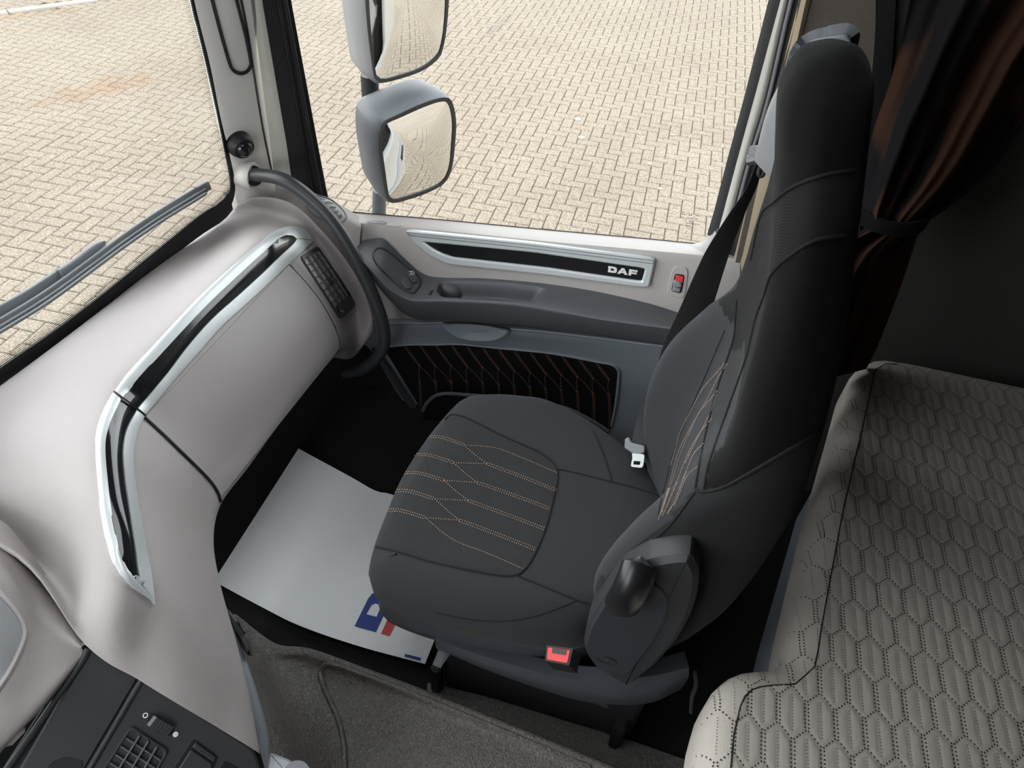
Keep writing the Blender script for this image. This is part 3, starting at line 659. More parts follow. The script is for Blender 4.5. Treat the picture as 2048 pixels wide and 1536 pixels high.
# silver trim with black strip
def on(tree, pix, lift=0.0): return drape(pix, tree, lift)[0]
TO, TN = P(1060, 515, y=1.463), None
tp = [P(830, 475, y=1.471), P(1300, 520, y=1.471), P(1290, 570, y=1.462)]; TN = (tp[1] - tp[0]).cross(tp[2] - tp[0]).normalized()
if TN.dot(EYE - tp[0]) < 0: TN = -TN
def tq(u, v): return PL(u, v, tp[0], TN)
out_px = rounded([(811, 459, 0), (1060, 484, 0), (1313, 514, 0), (1299, 575, 0), (1095, 548, 0), (896, 527, 0), (858, 508, 0), (828, 483, 0)], 0.12, 4)
in_px = rounded([(848, 482, 0), (1065, 503, 0), (1291, 535, 0), (1284, 561, 0), (1098, 534, 0), (908, 513, 0), (885, 505, 0), (868, 496, 0)], 0.08, 4)
ringplate('silver_frame', [tq(q.x, q.y) for q in out_px], [tq(q.x, q.y) for q in in_px], M['silver'], door, 0.018, 0.004, 0.009)
plate('black_strip', [tq(q.x, q.y) for q in in_px], M['gloss'], door, 0.006, 0.0005, 0.002)
ringplate('frame_ridge', [tq(*q) + TN * 0.001 for q in [(815, 461), (1060, 486), (1309, 517), (1308, 525), (1062, 494), (822, 469)]], [tq(*q) + TN * 0.001 for q in [(818, 463), (1060, 487.5), (1307, 518.5), (1306, 523), (1062, 492.5), (824, 467)]], M['lgrey'], door, 0.002, 0.0003, 0.0095)
D_ = ([(0, 0), (.68, 0), (.88, .06), (1, .25), (1, .75), (.88, .94), (.68, 1), (0, 1), (0, .62), (.14, .5), (0, .38)], [[(.3, .3), (.3, .7), (.58, .7), (.68, .62), (.68, .38), (.58, .3)]])
A_ = ([(0, 1), (.38, 0), (.62, 0), (1, 1), (.70, 1), (.63, .80), (.36, .80), (.29, 1)], [[(.43, .58), (.57, .58), (.5, .34)]])
F_ = ([(0, 0), (1, 0), (1, .28), (.30, .28), (.30, .42), (.92, .42), (.92, .68), (.30, .68), (.30, 1), (0, 1)], [])
q0, q1, q2, q3 = Vector((1217, 531, 0)), Vector((1276, 540, 0)), Vector((1274, 552, 0)), Vector((1216, 543, 0))
def lmap(x0, w):
    def f(a, b):
        s = x0 + a * w; q = q0.lerp(q1, s).lerp(q3.lerp(q2, s), b); return tq(q.x, q.y) + TN * 0.0022
    return f
for nm, (o_, h_), x0, w in (('letter', D_, 0, .30), ('letter', A_, .32, .36), ('letter', F_, .71, .29)):
    text_mesh(nm, [(o_, h_)], lmap(x0, w), M['white'], door, TN, 0.001)
# door lock slider
p = on(T_UP, [(q.x, q.y) for q in rounded([(1346, 531, 0), (1378, 534, 0), (1370, 598, 0), (1331, 588, 0)], 0.3)])
ln = facing(p)
plate('lock_bezel', p, M['doortaupe'], door, 0.006, 0.0015, 0.003, n=ln)
p2 = on(T_UP, [(q.x, q.y) for q in rounded([(1350, 546, 0), (1370, 549, 0), (1363, 586, 0), (1342, 581, 0)], 0.2)], 0.002)
plate('lock_recess', p2, M['dgrey'], door, 0.003, 0.0005, 0.002, n=ln)
p = on(T_UP, [(1352, 549), (1367, 551), (1366, 563), (1350, 561)], 0.004); plate('lock_marker', p, M['red'], door, 0.005, 0.0008, 0.002, n=ln).__setitem__('label', 'red lock marker')
p = on(T_UP, [(1348, 557), (1364, 563), (1364, 572), (1346, 570)], 0.004); plate('lock_slider', p, M['lgrey'], door, 0.010, 0.003, 0.008, n=ln)
p = on(T_UP, [(1346, 572), (1362, 574), (1360, 583), (1344, 580)], 0.004); plate('lock_slider_base', p, M['lgrey'], door, 0.006, 0.002, 0.003, n=ln)

# ---- armrest with switch pod
a0 = [(714, 490), (724, 482), (742, 478), (764, 477), (785, 494), (815, 522), (849, 547), (890, 554), (973, 556), (1087, 566), (1193, 582), (1300, 606), (1360, 625), (1440, 648)]
a1 = [(718, 512), (728, 524), (741, 538), (757, 556), (772, 572), (792, 586), (815, 597), (842, 600), (900, 600), (1038, 608), (1193, 636), (1280, 648), (1342, 656), (1440, 668)]
a2 = [(722, 530), (735, 548), (750, 566), (768, 588), (785, 606), (805, 625), (833, 639), (860, 640), (895, 640), (1038, 653), (1193, 671), (1280, 683), (1340, 692), (1440, 704)]
yp = lambda u: 1.352
A0 = uspline([(a, b, 0) for a, b in a0], 12); A1 = uspline([(a, b, 0) for a, b in a1], 12); A2 = uspline([(a, b, 0) for a, b in a2], 12)
rec = [(880, 563), (905, 560.5), (990, 563), (1084, 573), (1087, 578), (1060, 603), (1030, 604), (930, 597), (884, 594), (874, 582)]
def sm(t): t = max(0, min(1, t)); return t * t * (3 - 2 * t)
def pdist(u, v, pg):                         # signed distance in pixels, inside positive
    best = 1e9
    for (a, b), (c, d) in zip(pg, pg[1:] + pg[:1]):
        dx, dy = c - a, d - b; t = max(0, min(1, ((u - a) * dx + (v - b) * dy) / (dx * dx + dy * dy))); best = min(best, math.hypot(u - a - t * dx, v - b - t * dy))
    return best if inside(u, v, pg) else -best
ga = []; NT = 26
for k in range(NT + 1):
    t = k / NT; row = []
    for a, b in zip(A0, A1):
        q = a.lerp(b, t); yy = 1.462 + (1.352 - 1.462) * t; p = P(q.x, q.y, y=yy)
        dd = pdist(q.x, q.y, rec)
        if dd > 0: p = p + Vector((0, 0.004, -0.045)) * sm(dd / 9)
        row.append(p)
    ga.append(row)
edge1 = [P(a.x, a.y, y=1.352) for a in A1]
for s_, yy in ((0.06, 1.350), (0.15, 1.352), (0.6, 1.372), (0.92, 1.392), (1.0, 1.402)):
    ga.append([P(a.lerp(b, s_).x, a.lerp(b, s_).y, y=yy) for a, b in zip(A1, A2)])
ga.append([P(b.x, b.y, y=1.402) + Vector((0, 0.06, -0.004)) for b in A2])
surf('armrest', ga, M['arm'], door, 0, None, 60); T_ARM = bvh(*gmesh(ga))
# knob in the pull recess
bm = bmesh.new(); bmesh.ops.create_uvsphere(bm, u_segments=24, v_segments=14, radius=1)
kc_ = drape([(900, 588)], T_ARM)[0][0] + Vector((0, 0.008, 0.002))
kv = [kc_ + Vector((q.co.x * 0.036, q.co.y * 0.024, q.co.z * 0.026)) for q in bm.verts]; kf = [tuple(x.index for x in q.verts) for q in bm.faces]; bm.free()
mesh('pull_grip', kv, kf, M['arm'], door)
# switch panel
sp = on(T_ARM, [(q.x, q.y) for q in spline([(a, b, 0) for a, b in [(745, 512), (750, 499), (764, 495), (785, 508), (815, 534), (838, 552), (843, 566), (832, 584), (822, 588), (800, 576), (770, 548), (752, 528)]], 48, True)], 0.001)
pn = facing(sp)
ringplate('switch_rim', sp, inset(sp, 0.004 if poly_normal(sp).dot(Vector((0, 0, 1))) > -2 else 0.004), M['char'], door, 0.004, 0.001, 0.002, n=pn)
T_SP = T_ARM
for px, nm in (([(802, 556), (813, 554), (823, 570), (822, 579), (813, 579), (799, 564)], 'window_switch'), ([(815, 542), (825, 541), (834, 557), (833, 566), (826, 567), (812, 551)], 'lock_switch')):
    q = on(T_ARM, [(a.x, a.y) for a in rounded([(a, b, 0) for a, b in px], 0.25)], 0.001)
    b_ = plate(nm, q, M['arm'], door, 0.006, 0.0015, 0.004, n=pn)
    ringplate('switch_gap', q, inset(q, 0.0012), M['black'], door, 0.004, 0.0002, 0.0022, n=pn)
    if nm == 'lock_switch':
        for (a, b) in (((816, 545), (821, 545)), ((817, 551), (822, 552))): tube('key_symbol', on(T_ARM, [a, ((a[0] + b[0]) / 2, (a[1] + b[1]) / 2), b], 0.006), circ(0.0009, 6), M['white'], b_)
        c_ = on(T_ARM, [(823, 548)], 0.006)[0]; e1 = (on(T_ARM, [(827, 551)], 0.006)[0] - c_).normalized(); e2 = pn.cross(e1)
        tube('key_symbol', [c_ + (e1 * math.cos(t) + e2 * math.sin(t)) * 0.0045 for t in [k * 0.5236 for k in range(13)]], circ(0.0009, 6), M['white'], b_)
q = on(T_ARM, [(857, 590), (862, 582), (867, 581), (863, 590)], 0.0005); plate('slot', q, M['black'], door, 0.003, 0.0003, 0.001)

# ---- lower door: grab bowl, ridge, textile insert, pocket
g = []
OB = spline([(a, b, 0) for a, b in [(887, 641), (905, 639), (960, 641), (1015, 650), (1022, 656), (1005, 671), (975, 677), (930, 673), (900, 658)]], 40, True)
oc = Vector((955, 656, 0))
for k, (s, dy) in enumerate(((1.0, 0.000), (0.93, -0.003), (0.8, 0.004), (0.55, 0.016), (0.25, 0.022), (0.02, 0.024))):
    row = []
    for q in OB:
        w = oc.lerp(q, s); h = drape([(w.x, w.y)], T_LO)[0]
        row.append((h[0] if h else P(w.x, w.y, y=1.436)) + Vector((0, dy - 0.006, 0.004 if dy < 0 else 0)))
    g.append(row + [row[0]])
surf('grab_bowl', [[p + Vector((0, -0.012, 0)) for p in r] for r in g], M['doorgrey'], door, 0.0)
seam('ridge', [(1020, 657), (1100, 664), (1200, 676), (1330, 692), (1400, 700)], T_LO, M['doorgrey'], door, 0.005, 0.002)
seam('ridge', [(780, 646), (810, 645), (850, 646), (888, 645)], T_LO, M['doorgrey'], door, 0.005, 0.002)
tex_top = [(766, 693), (820, 688), (871, 688), (920, 687), (1000, 695), (1100, 705), (1193, 722), (1224, 728), (1236, 738)]
tex_bot = [(862, 850), (880, 850), (905, 850), (950, 850), (1020, 855), (1100, 860), (1190, 868), (1216, 866), (1224, 850)]
band('textile_insert', tex_top, tex_bot, T_LO, M['textile'], door, 60, 14, 0.0015, 0.004)
seam('insert_rim', tex_top + [(1238, 750), (1235, 790), (1224, 850)], T_LO, M['doorgrey'], door, 0.004, 0.002, 70)
bagp = Bag()
for k in range(13):
    x0 = 810 + 31.5 * k - 0.0 * k; y0 = 689 + (0 if k < 3 else (k - 3) * 3.0)
    sc_ = 1.0
    # a pair comes down, leans, splits at a node and the branches meet those of the neighbours
    A_p = (x0 + 30, y0 + 42); B_p = (x0 + 58, y0 + 74 + k * 0.6)
    for sd in (-0.0022, 0.0022):
        stitches(bagp, [(x0, y0 + 1), (x0 + 12, y0 + 18), A_p], T_LO, 3.6, 0.0013, 0.55, 0.003, sd)
        stitches(bagp, [(A_p[0] + 0, A_p[1] + 30), (A_p[0] + 2, A_p[1] + 60), (A_p[0] + 2, A_p[1] + 96)], T_LO, 3.6, 0.0013, 0.55, 0.003, sd)
    stitches(bagp, [A_p, (A_p[0] - 2, A_p[1] + 14), (A_p[0], A_p[1] + 30)], T_LO, 3.6, 0.0013, 0.55, 0.003)
    if k < 12: stitches(bagp, [A_p, (A_p[0] + 18, A_p[1] + 17), (A_p[0] + 30, A_p[1] + 33)], T_LO, 3.6, 0.0013, 0.55, 0.003)
bagp.v and bagp.build('stitching', M['thread'], door, kind='stuff')
rim = [(846, 822), (852, 808), (868, 793), (891, 787), (939, 790), (1000, 795), (1059, 802), (1110, 811), (1144, 821), (1185, 842), (1217, 862)]
rp = spline([P(u, v, y=1.385) for u, v in rim], 50)
tube('pocket_rim', rp, rrect(0.007, 0.010), M['arm'], door)
pg = [rp, [p + Vector((0, 0.004, -0.03)) for p in rp], [p + Vector((0, 0.03, -0.16)) for p in rp], [Vector((p.x, 1.43, max(0.03, p.z - 0.3))) for p in rp]]
surf('map_pocket', grid([r[::3] for r in pg], 4, 2), M['textile'], door, 0.004)
# kick strip and door edge at the front
strip('front_edge', [(742, 700), (800, 790), (850, 862), (880, 905)], [(756, 697), (812, 780), (858, 850), (886, 892)], 1.43, 1.44, M['char'], door, 0.004, 0.01)
# etched mark on the pane
bagp = Bag()
for (u, v, w, h) in ((1381, 430, 34, 1.3), (1380, 436, 36, 1.0), (1379, 443, 16, 1.2), (1385, 447, 28, 1.2), (1374, 452, 14, 1.0), (1382, 457, 16, 1.0), (1376, 463, 8, 1.0), (1373, 467, 10, 1.0)):
    n = max(2, int(w / 3.2))
    for k in range(n):
        if random.random() < 0.2: continue
        uu = u - w / 2 + w * (k + 0.5) / n; vv = v + 0.10 * (uu - 1380)
        c = [P(uu - 1, vv - h, y=1.5625), P(uu + 0.9, vv - h + .1, y=1.5625), P(uu + 0.9, vv + h + .1, y=1.5625), P(uu - 1, vv + h, y=1.5625)]
        bagp.add(c, [(0, 1, 2, 3)])
bagp.build('glass_mark', M['grey'], door, kind='stuff')

# ================================================================== dashboard
dash = empty('dashboard', (-0.95, 0.7, 0.0)); tag(dash, 'grained taupe dashboard with silver edged black strip and air vents', 'dashboard')
def C(u, v, **k): return P(u, v, **k)
X = lambda u, v, x: P(u, v, x=x)
Z = lambda u, v, z: P(u, v, z=z)
Yc = lambda u, v, y: P(u, v, y=y)
stations = [
 [Yc(486, 403, 1.425), Yc(530, 394, 1.405), Yc(588, 410, 1.395), Yc(646, 464, 1.392), Yc(697, 528, 1.386), Yc(734, 598, 1.38), Yc(742, 672, 1.378)],
 [X(446, 426, -1.105), X(516, 428, -1.02), X(590, 450, -0.90), X(634, 486, -0.855), X(676, 552, -0.80), X(708, 622, -0.76), X(708, 712, -0.735)],
 [X(400, 464, -1.12), X(452, 480, -1.02), X(520, 485, -0.885), X(578, 528, -0.845), X(622, 583, -0.79), X(658, 640, -0.745), X(676, 707, -0.722)],
 [X(250, 583, -1.125), X(316, 588, -1.02), X(393, 601, -0.875), X(450, 643, -0.835), X(505, 708, -0.78), X(552, 768, -0.738), X(576, 826, -0.72)],
 [X(100, 698, -1.13), X(178, 694, -1.02), X(262, 744, -0.87), X(340, 768, -0.83), X(410, 836, -0.775), X(468, 893, -0.735), X(497, 934, -0.717)],
 [X(0, 772, -1.135), X(100, 772, -1.02), X(228, 787, -0.865), X(287, 833, -0.825), X(355, 899, -0.77), X(412, 955, -0.73), X(441, 1010, -0.712)],
 [X(-130, 868, -1.14), X(20, 862, -1.02), Z(194, 880, 0.683), Z(264, 908, 0.640), Z(338, 985, 0.565), Z(397, 1040, 0.485), Z(426, 1085, 0.420)],
 [X(-220, 935, -1.14), X(-10, 935, -1.01), Z(199, 985, 0.660), Z(271, 985, 0.618), Z(347, 1062, 0.55), Z(408, 1120, 0.475), Z(441, 1178, 0.405)],
 [X(-290, 990, -1.14), X(-30, 1000, -1.00), Z(216, 1090, 0.625), Z(289, 1090, 0.590), Z(366, 1160, 0.53), Z(428, 1215, 0.462), Z(468, 1272, 0.390)],
 [X(-330, 1030, -1.13), X(-20, 1060, -0.99), Z(190, 1215, 0.590), Z(309, 1212, 0.555), Z(376, 1265, 0.51), Z(452, 1332, 0.44), Z(497, 1385, 0.370)],
 [X(-350, 1050, -1.12), Z(0, 1085, 0.64), Z(172, 1280, 0.565), Z(280, 1346, 0.515), Z(360, 1396, 0.475), Z(440, 1445, 0.42), Z(518, 1496, 0.350)],
]
stations.append([p + Vector((0.0, -0.004, -0.012)) for p in stations[-1]]); stations.append([p + Vector((-0.01, 0.01, -0.05)) for p in stations[-1]])
rows = [[st[k] for st in stations] for k in range(7)]
under = []
for i, p in enumerate(rows[6]):
    under.append(p + (Vector((-0.10, 0.01, -0.035)) if i <= 5 else Vector((-0.10, 0.02, -0.06))))
under2 = [p + (Vector((-0.10, 0.0, -0.05)) if i <= 5 else Vector((-0.05, 0.01, -0.05))) for i, p in enumerate(under)]
rows = [[p + Vector((-0.03, 0.0, -0.06)) for p in rows[0]]] + rows + [under, under2]
gD = grid(rows, 8, 8); surf('body', gD, M['dash'], dash, 0, None, 60); T_D = bvh(*gmesh(gD))
# glove flap and vent side panel: separate smooth panels proud of the grained body
flapL = [(288, 835), (322, 866), (355, 898), (410, 952), (432, 980), (441, 1003)]
flapR = [(577, 530), (603, 557), (641, 605), (668, 655), (678, 688), (674, 703)]
def lerp_edges(A, B, t, n=12):
    a = spline([(x, y, 0) for x, y in A], n); b = spline([(x, y, 0) for x, y in B], n); return [(p.lerp(q, t).x, p.lerp(q, t).y) for p, q in zip(a, b)]
NF = 30
fa, fb = spline([(x, y, 0) for x, y in flapL], 26), spline([(x, y, 0) for x, y in flapR], 26)
g = []
midoff = Vector((6, 4, 0))
for k in range(NF + 1):
    t = 0.004 + 0.992 * k / NF; row = []
    for j, (a, b) in enumerate(zip(fa, fb)):
        q = a.lerp(b, t)
        h = drape([(q.x, q.y)], T_D, 0.0035)[0]; row.append(h[0] if h else None)
    g.append(row)
nj = min(next((j for j, p in enumerate(r) if p is None), len(r)) for r in g); g = [r[:nj] for r in g]
surf('glove_flap', g, M['dashsmooth'], dash, 0.006)
seam('flap_gap', flapL, T_D, M['black'], dash, 0.0028, 0.0012, 50)
seam('flap_gap', flapR, T_D, M['black'], dash, 0.0022, 0.0012, 50)
# silver rails and gloss insert
oU = [(622, 480), (612, 463), (592, 455), (570, 457), (545, 467), (520, 487), (470, 530), (395, 600), (320, 680), (256, 750), (229, 786)]
iU = [(590, 478), (588, 475), (578, 472), (566, 474), (548, 485), (525, 505), (478, 548), (410, 613), (336, 692), (277, 757), (243, 799)]
oL = [(626, 482), (615, 492), (602, 504), (590, 514), (577, 527), (545, 558), (500, 600), (440, 655), (395, 706), (350, 757), (287, 833)]
iL = [(592, 479), (586, 487), (578, 495), (568, 504), (556, 515), (525, 545), (478, 588), (420, 640), (374, 692), (328, 752), (271, 820)]
band('silver_rail', oU, iU, T_D, M['silver'], dash, 90, 5, 0.004, 0.008, 0.0015)
band('silver_rail', iL, oL, T_D, M['silver'], dash, 90, 5, 0.004, 0.008, 0.0015)
band('gloss_insert', iU, iL, T_D, M['gloss'], dash, 80, 5, 0.002, 0.004)
oU2 = [(227, 789), (208, 824), (196, 862), (193, 900), (197, 960), (205, 1025), (219, 1097), (232, 1133), (257, 1170), (309, 1209)]
iU2 = [(241, 801), (224, 838), (214, 868), (211, 900), (215, 955), (223, 1020), (238, 1093), (247, 1125), (264, 1155), (277, 1170)]
oL2 = [(286, 836), (273, 862), (266, 890), (264, 915), (267, 960), (274, 1010), (284, 1064), (293, 1110), (301, 1152), (309, 1209)]
iL2 = [(270, 822), (254, 852), (246, 878), (243, 912), (247, 960), (253, 1000), (262, 1060), (269, 1105), (273, 1138), (279, 1169)]
band('silver_rail', oU2, iU2, T_D, M['silver'], dash, 90, 5, 0.004, 0.008, 0.0015)
band('silver_rail', iL2, oL2, T_D, M['silver'], dash, 90, 5, 0.004, 0.008, 0.0015)
band('gloss_insert', iU2, iL2, T_D, M['gloss'], dash, 80, 5, 0.002, 0.004)
seam('trim_joint', [(229, 787), (243, 799), (271, 820), (288, 834)], T_D, M['black'], dash, 0.0016, 0.0055, 20)

# ---- air vent builder: dark well, frame, slats
def bil(q, s, t): return q[0].lerp(q[1], s).lerp(q[3].lerp(q[2], s), t)
def vent(parent, quad, tree, ns, nt, tongue=True, frame=0.006, lift=0.0045):
    q = [Vector((a, b, 0)) for a, b in quad]
    def at(s, t, l):
        w = bil(q, s, t); return drape([(w.x, w.y)], tree, l)[0][0]
    def edge(m):                               # outline at a margin m, rounded corners
        r = 0.10; o = []
        for cs, ct, a0 in ((1 - m - r, m + r * .6, -90), (1 - m - r, 1 - m - r * .6, 0), (m + r, 1 - m - r * .6, 90), (m + r, m + r * .6, 180)):
            for k in range(5): a = math.radians(a0 + 22.5 * k); o.append((cs + r * math.cos(a), ct + r * .6 * math.sin(a)))
        d = []
        for (a, b), (c, e) in zip(o, o[1:] + o[:1]):
            n_ = 6 if abs(b - e) > .3 else 3 if abs(a - c) > .3 else 1
            d += [(a + (c - a) * k / n_, b + (e - b) * k / n_) for k in range(n_)]
        return d
    cen = at(.5, .5, 0); nn = facing([at(0, 0, 0), at(1, 0, 0), at(1, 1, 0), at(0, 1, 0)])
    ov = empty('air_vent', cen - origin(parent)); ov.parent = parent
    eo, ei = edge(0.0), edge(0.055)
    ringplate('vent_frame', [at(s, t, lift) for s, t in eo], [at(s, t, lift) for s, t in ei], M['char'], ov, 0.012, 0.0012, 0.002, n=nn)
    surf('vent_well', [[at(.05 + .9 * a / 8, .04 + .92 * b / 14, lift - .0035) for b in range(15)] for a in range(9)], M['black'], ov)
    for i in range(1, ns):
        s = .05 + .9 * i / ns; tube('long_slat', [at(s, .05 + .9 * k / 6, lift + .0022) for k in range(7)], rrect(0.0024, 0.006), M['arm'], ov, up=nn)
    for i in range(1, nt):
        t = .05 + .9 * i / nt; tube('cross_slat', [at(.06 + .88 * k / 4, t, lift + .001) for k in range(5)], rrect(0.0022, 0.003), M['arm'], ov, up=nn)
    if tongue:
        u1 = (at(.6, .5, 0) - at(.4, .5, 0)).normalized(); u2 = (at(.5, .6, 0) - at(.5, .4, 0)).normalized(); v, f = boxdata(cen + nn * (lift + .006), u1 * 0.006, u2 * 0.006, nn * 0.003); mesh('vent_tongue', v, f, M['char'], ov, False)
    return ov, nn
band('vent_panel', [(581, 530), (600, 512), (628, 484)], [(672, 656), (694, 640), (714, 622)], T_D, M['dashsmooth'], dash, 24, 10, 0.0025, 0.006)
vo, nn = vent(dash, [(598, 515), (633, 493), (712, 607), (678, 640)], T_D, 4, 9)
# dimmer below the slats
q = [Vector((a, b, 0)) for a, b in [(665, 612), (697, 585), (712, 607), (678, 640)]]
pp = [drape([(bil(q, s, t).x, bil(q, s, t).y)], T_D, 0.0058)[0][0] for s, t in ((0.06, 0.12), (0.94, 0.12), (0.94, 0.92), (0.06, 0.92))]
plate('dimmer_panel', rounded(pp, 0.12), M['dgrey'], vo, 0.006, 0.001, 0.001)
pp = [drape([(bil(q, s, t).x, bil(q, s, t).y)], T_D, 0.007)[0][0] for s, t in ((0.30, 0.35), (0.72, 0.35), (0.72, 0.70), (0.30, 0.70))]
plate('thumbwheel', pp, M['char'], vo, 0.008, 0.001, 0.004)
for (s, t) in ((0.15, 0.55), (0.87, 0.5)):
    w = bil(q, s, t); c = drape([(w.x, w.y)], T_D, 0.0072)[0][0]; e1 = nn.cross(Vector((0, 0, 1))).normalized(); e2 = nn.cross(e1)
    if s < 0.5: plate('dial_mark', [c + (e1 * math.cos(k * .524) + e2 * math.sin(k * .524)) * 0.0026 for k in range(12)], M['white'], vo, 0.001, 0.0002, 0.0005)
    else: tube('dial_mark', [c + (e1 * math.cos(k * .524) + e2 * math.sin(k * .524)) * 0.0026 for k in range(13)], circ(0.0006, 6), M['white'], vo)
c = drape([(682, 620)], T_D, 0.0075)[0][0]; v, f = boxdata(c, (drape([(684, 618)], T_D, .0075)[0][0] - c) * 0.8, nn * 0.0005, (drape([(682, 624)], T_D, .0075)[0][0] - c)); mesh('dial_mark', v, f, M['white'], vo, False)

# ---- instrument hood in the corner, with grey display surround
rows = [[Z(-200, 990, .60), Z(-20, 1030, .59), Z(45, 1085, .58), Z(115, 1180, .55), Z(195, 1282, .52)],
        [Z(-230, 1010, .655), Z(-60, 1050, .64), Z(10, 1106, .628), Z(85, 1200, .588), Z(165, 1292, .552)],
        [Z(-230, 1180, .64), Z(-60, 1200, .63), Z(5, 1210, .618), Z(75, 1262, .580), Z(164, 1297, .549)],
        [Z(-230, 1400, .60), Z(-60, 1360, .60), Z(0, 1360, .592), Z(75, 1345, .565), Z(166, 1302, .545)],
        [Z(-230, 1650, .52), Z(-90, 1600, .53), Z(0, 1490, .548), Z(80, 1410, .550), Z(170, 1308, .540)],
        [Z(-230, 1700, .45), Z(-80, 1620, .48), Z(6, 1500, .51), Z(85, 1416, .52), Z(172, 1314, .52)]]
gH = grid(rows, 6, 6); surf('instrument_hood', gH, M['dash'], dash, 0.006); T_H = bvh(*gmesh(gH))
band('display_surround', [(-80, 1130), (-30, 1165), (0, 1192), (25, 1222), (42, 1252), (44, 1275), (30, 1312), (8, 1352), (-20, 1395)], [(-110, 1200), (-80, 1220), (-60, 1240), (-50, 1250), (-45, 1260), (-45, 1268), (-50, 1280), (-60, 1300), (-70, 1330)], T_H, M['lgrey'], dash, 50, 6, 0.003, 0.006)
seam('display_rim', [(-80, 1124), (-30, 1158), (0, 1186), (27, 1218), (45, 1250), (47, 1276), (32, 1315), (10, 1356), (-20, 1400)], T_H, M['dash'], dash, 0.004, 0.002, 60)
# ---- charcoal centre stack panels
o3 = [Z(178, 1290, .548), Z(512, 1494, .362), Z(60, 1600, .44)]
PN = (o3[1] - o3[0]).cross(o3[2] - o3[0]).normalized(); PN = PN if PN.dot(EYE - o3[0]) > 0 else -PN
def st(u, v, l=0.0): return PL(u, v, o3[0], PN) + PN * l
def stp(px, l=0.0): return [st(a, b, l) for a, b in px]
plate('stack_back', stp([(170, 1286), (300, 1362), (520, 1500), (560, 1640), (300, 1800), (-60, 1800), (-60, 1640)], -0.012), M['black'], dash, 0.02, 0.001)
plate('blank_panel', [Vector(p) for p in stp([(180, 1291), (279, 1352), (270, 1370), (112, 1640), (-20, 1640), (166, 1318)])], M['char'], dash, 0.016, 0.004, 0.002)
seam_pts = stp([(176, 1296), (164, 1322), (100, 1415), (20, 1530), (-40, 1615)], 0.003)
tube('panel_edge', seam_pts, circ(0.005, 8), M['char'], dash, n=20)
panel2 = stp([(q.x, q.y) for q in [Vector((a, b, 0)) for a, b in ((287, 1357), (400, 1428), (496, 1488), (508, 1500), (516, 1520), (540, 1640), (119, 1640), (276, 1373), (281, 1362))]])
plate('switch_panel', panel2, M['char'], dash, 0.016, 0.004, 0.004)
tube('panel_edge', stp([(283, 1360), (273, 1376), (180, 1534), (116, 1640)], 0.003), circ(0.005, 8), M['char'], dash, n=20)
# lower pocket in the blank panel
plate('panel_pocket', stp([(q.x, q.y) for q in rounded([(100, 1525, 0), (130, 1512, 0), (172, 1520, 0), (130, 1600, 0), (60, 1600, 0)], 0.25)], 0.003), M['dgrey'], dash, 0.004, 0.001)
class Flat:                                   # a plane with the ray_cast of a tree
    def ray_cast(s, o, d):
        t = (o3[0] + PN * 0.004 - o).dot(PN) / d.dot(PN); return (o + d * t, PN, 0, t)
T_ST = Flat()
vent(dash, [(262, 1450), (338, 1500), (276, 1612), (190, 1560)], T_ST, 4, 6, False, 0.004, 0.001)
wc = stp([(q.x, q.y) for q in rounded([(300, 1424, 0), (312, 1426, 0), (346, 1450, 0), (347, 1460, 0), (340, 1470, 0), (330, 1470, 0), (297, 1446, 0), (294, 1436, 0)], 0.3)], 0.004)
plate('wheel_well', wc, M['black'], dash, 0.004, 0.0005, 0.0012, n=PN)
a, b = st(301, 1437, 0.006), st(341, 1460, 0.006); dv_ = (b - a).normalized(); sd_ = PN.cross(dv_).normalized()
tw = empty('thumbwheel', a.lerp(b, .5) - origin(dash)); tw.parent = dash
for k in range(7):
    c = a.lerp(b, (k + 0.5) / 7); v, f = boxdata(c, dv_ * (b - a).length / 7 * 0.44, sd_ * 0.0075, PN * (0.004 + 0.002 * (1 - abs(k - 3) / 3))); mesh('wheel_rib', v, f, M['char'] if k else M['lgrey'], tw, False)
tube('dial_mark', [st(291, 1429, 0.0045) + (dv_ * math.cos(k * .524) + sd_ * math.sin(k * .524)) * 0.0032 for k in range(13)], circ(0.0008, 6), M['white'], dash)
plate('dial_mark', [st(351, 1467, 0.0045) + (dv_ * math.cos(k * .524) + sd_ * math.sin(k * .524)) * 0.004 for k in range(14)], M['white'], dash, 0.001, 0.0002, 0.0004)
def swt(px, l=0.004): return plate('rocker_switch', stp([(q.x, q.y) for q in rounded([(a, b, 0) for a, b in px], 0.12)], l), M['char'], dash, 0.01, 0.0015, 0.003, n=PN)
plate('switch_bezel', stp([(q.x, q.y) for q in rounded([(386, 1474, 0), (438, 1512, 0), (400, 1590, 0), (340, 1545, 0)], 0.12)], 0.0045), M['black'], dash, 0.004, 0.0005, n=PN)
swt([(392, 1482), (432, 1512), (427, 1522), (384, 1492)]); swt([(382, 1496), (426, 1526), (396, 1585), (350, 1546)])
plate('switch_bezel', stp([(q.x, q.y) for q in rounded([(448, 1518, 0), (482, 1536, 0), (460, 1570, 0), (430, 1550, 0)], 0.2)], 0.0045), M['black'], dash, 0.004, 0.0005, n=PN)
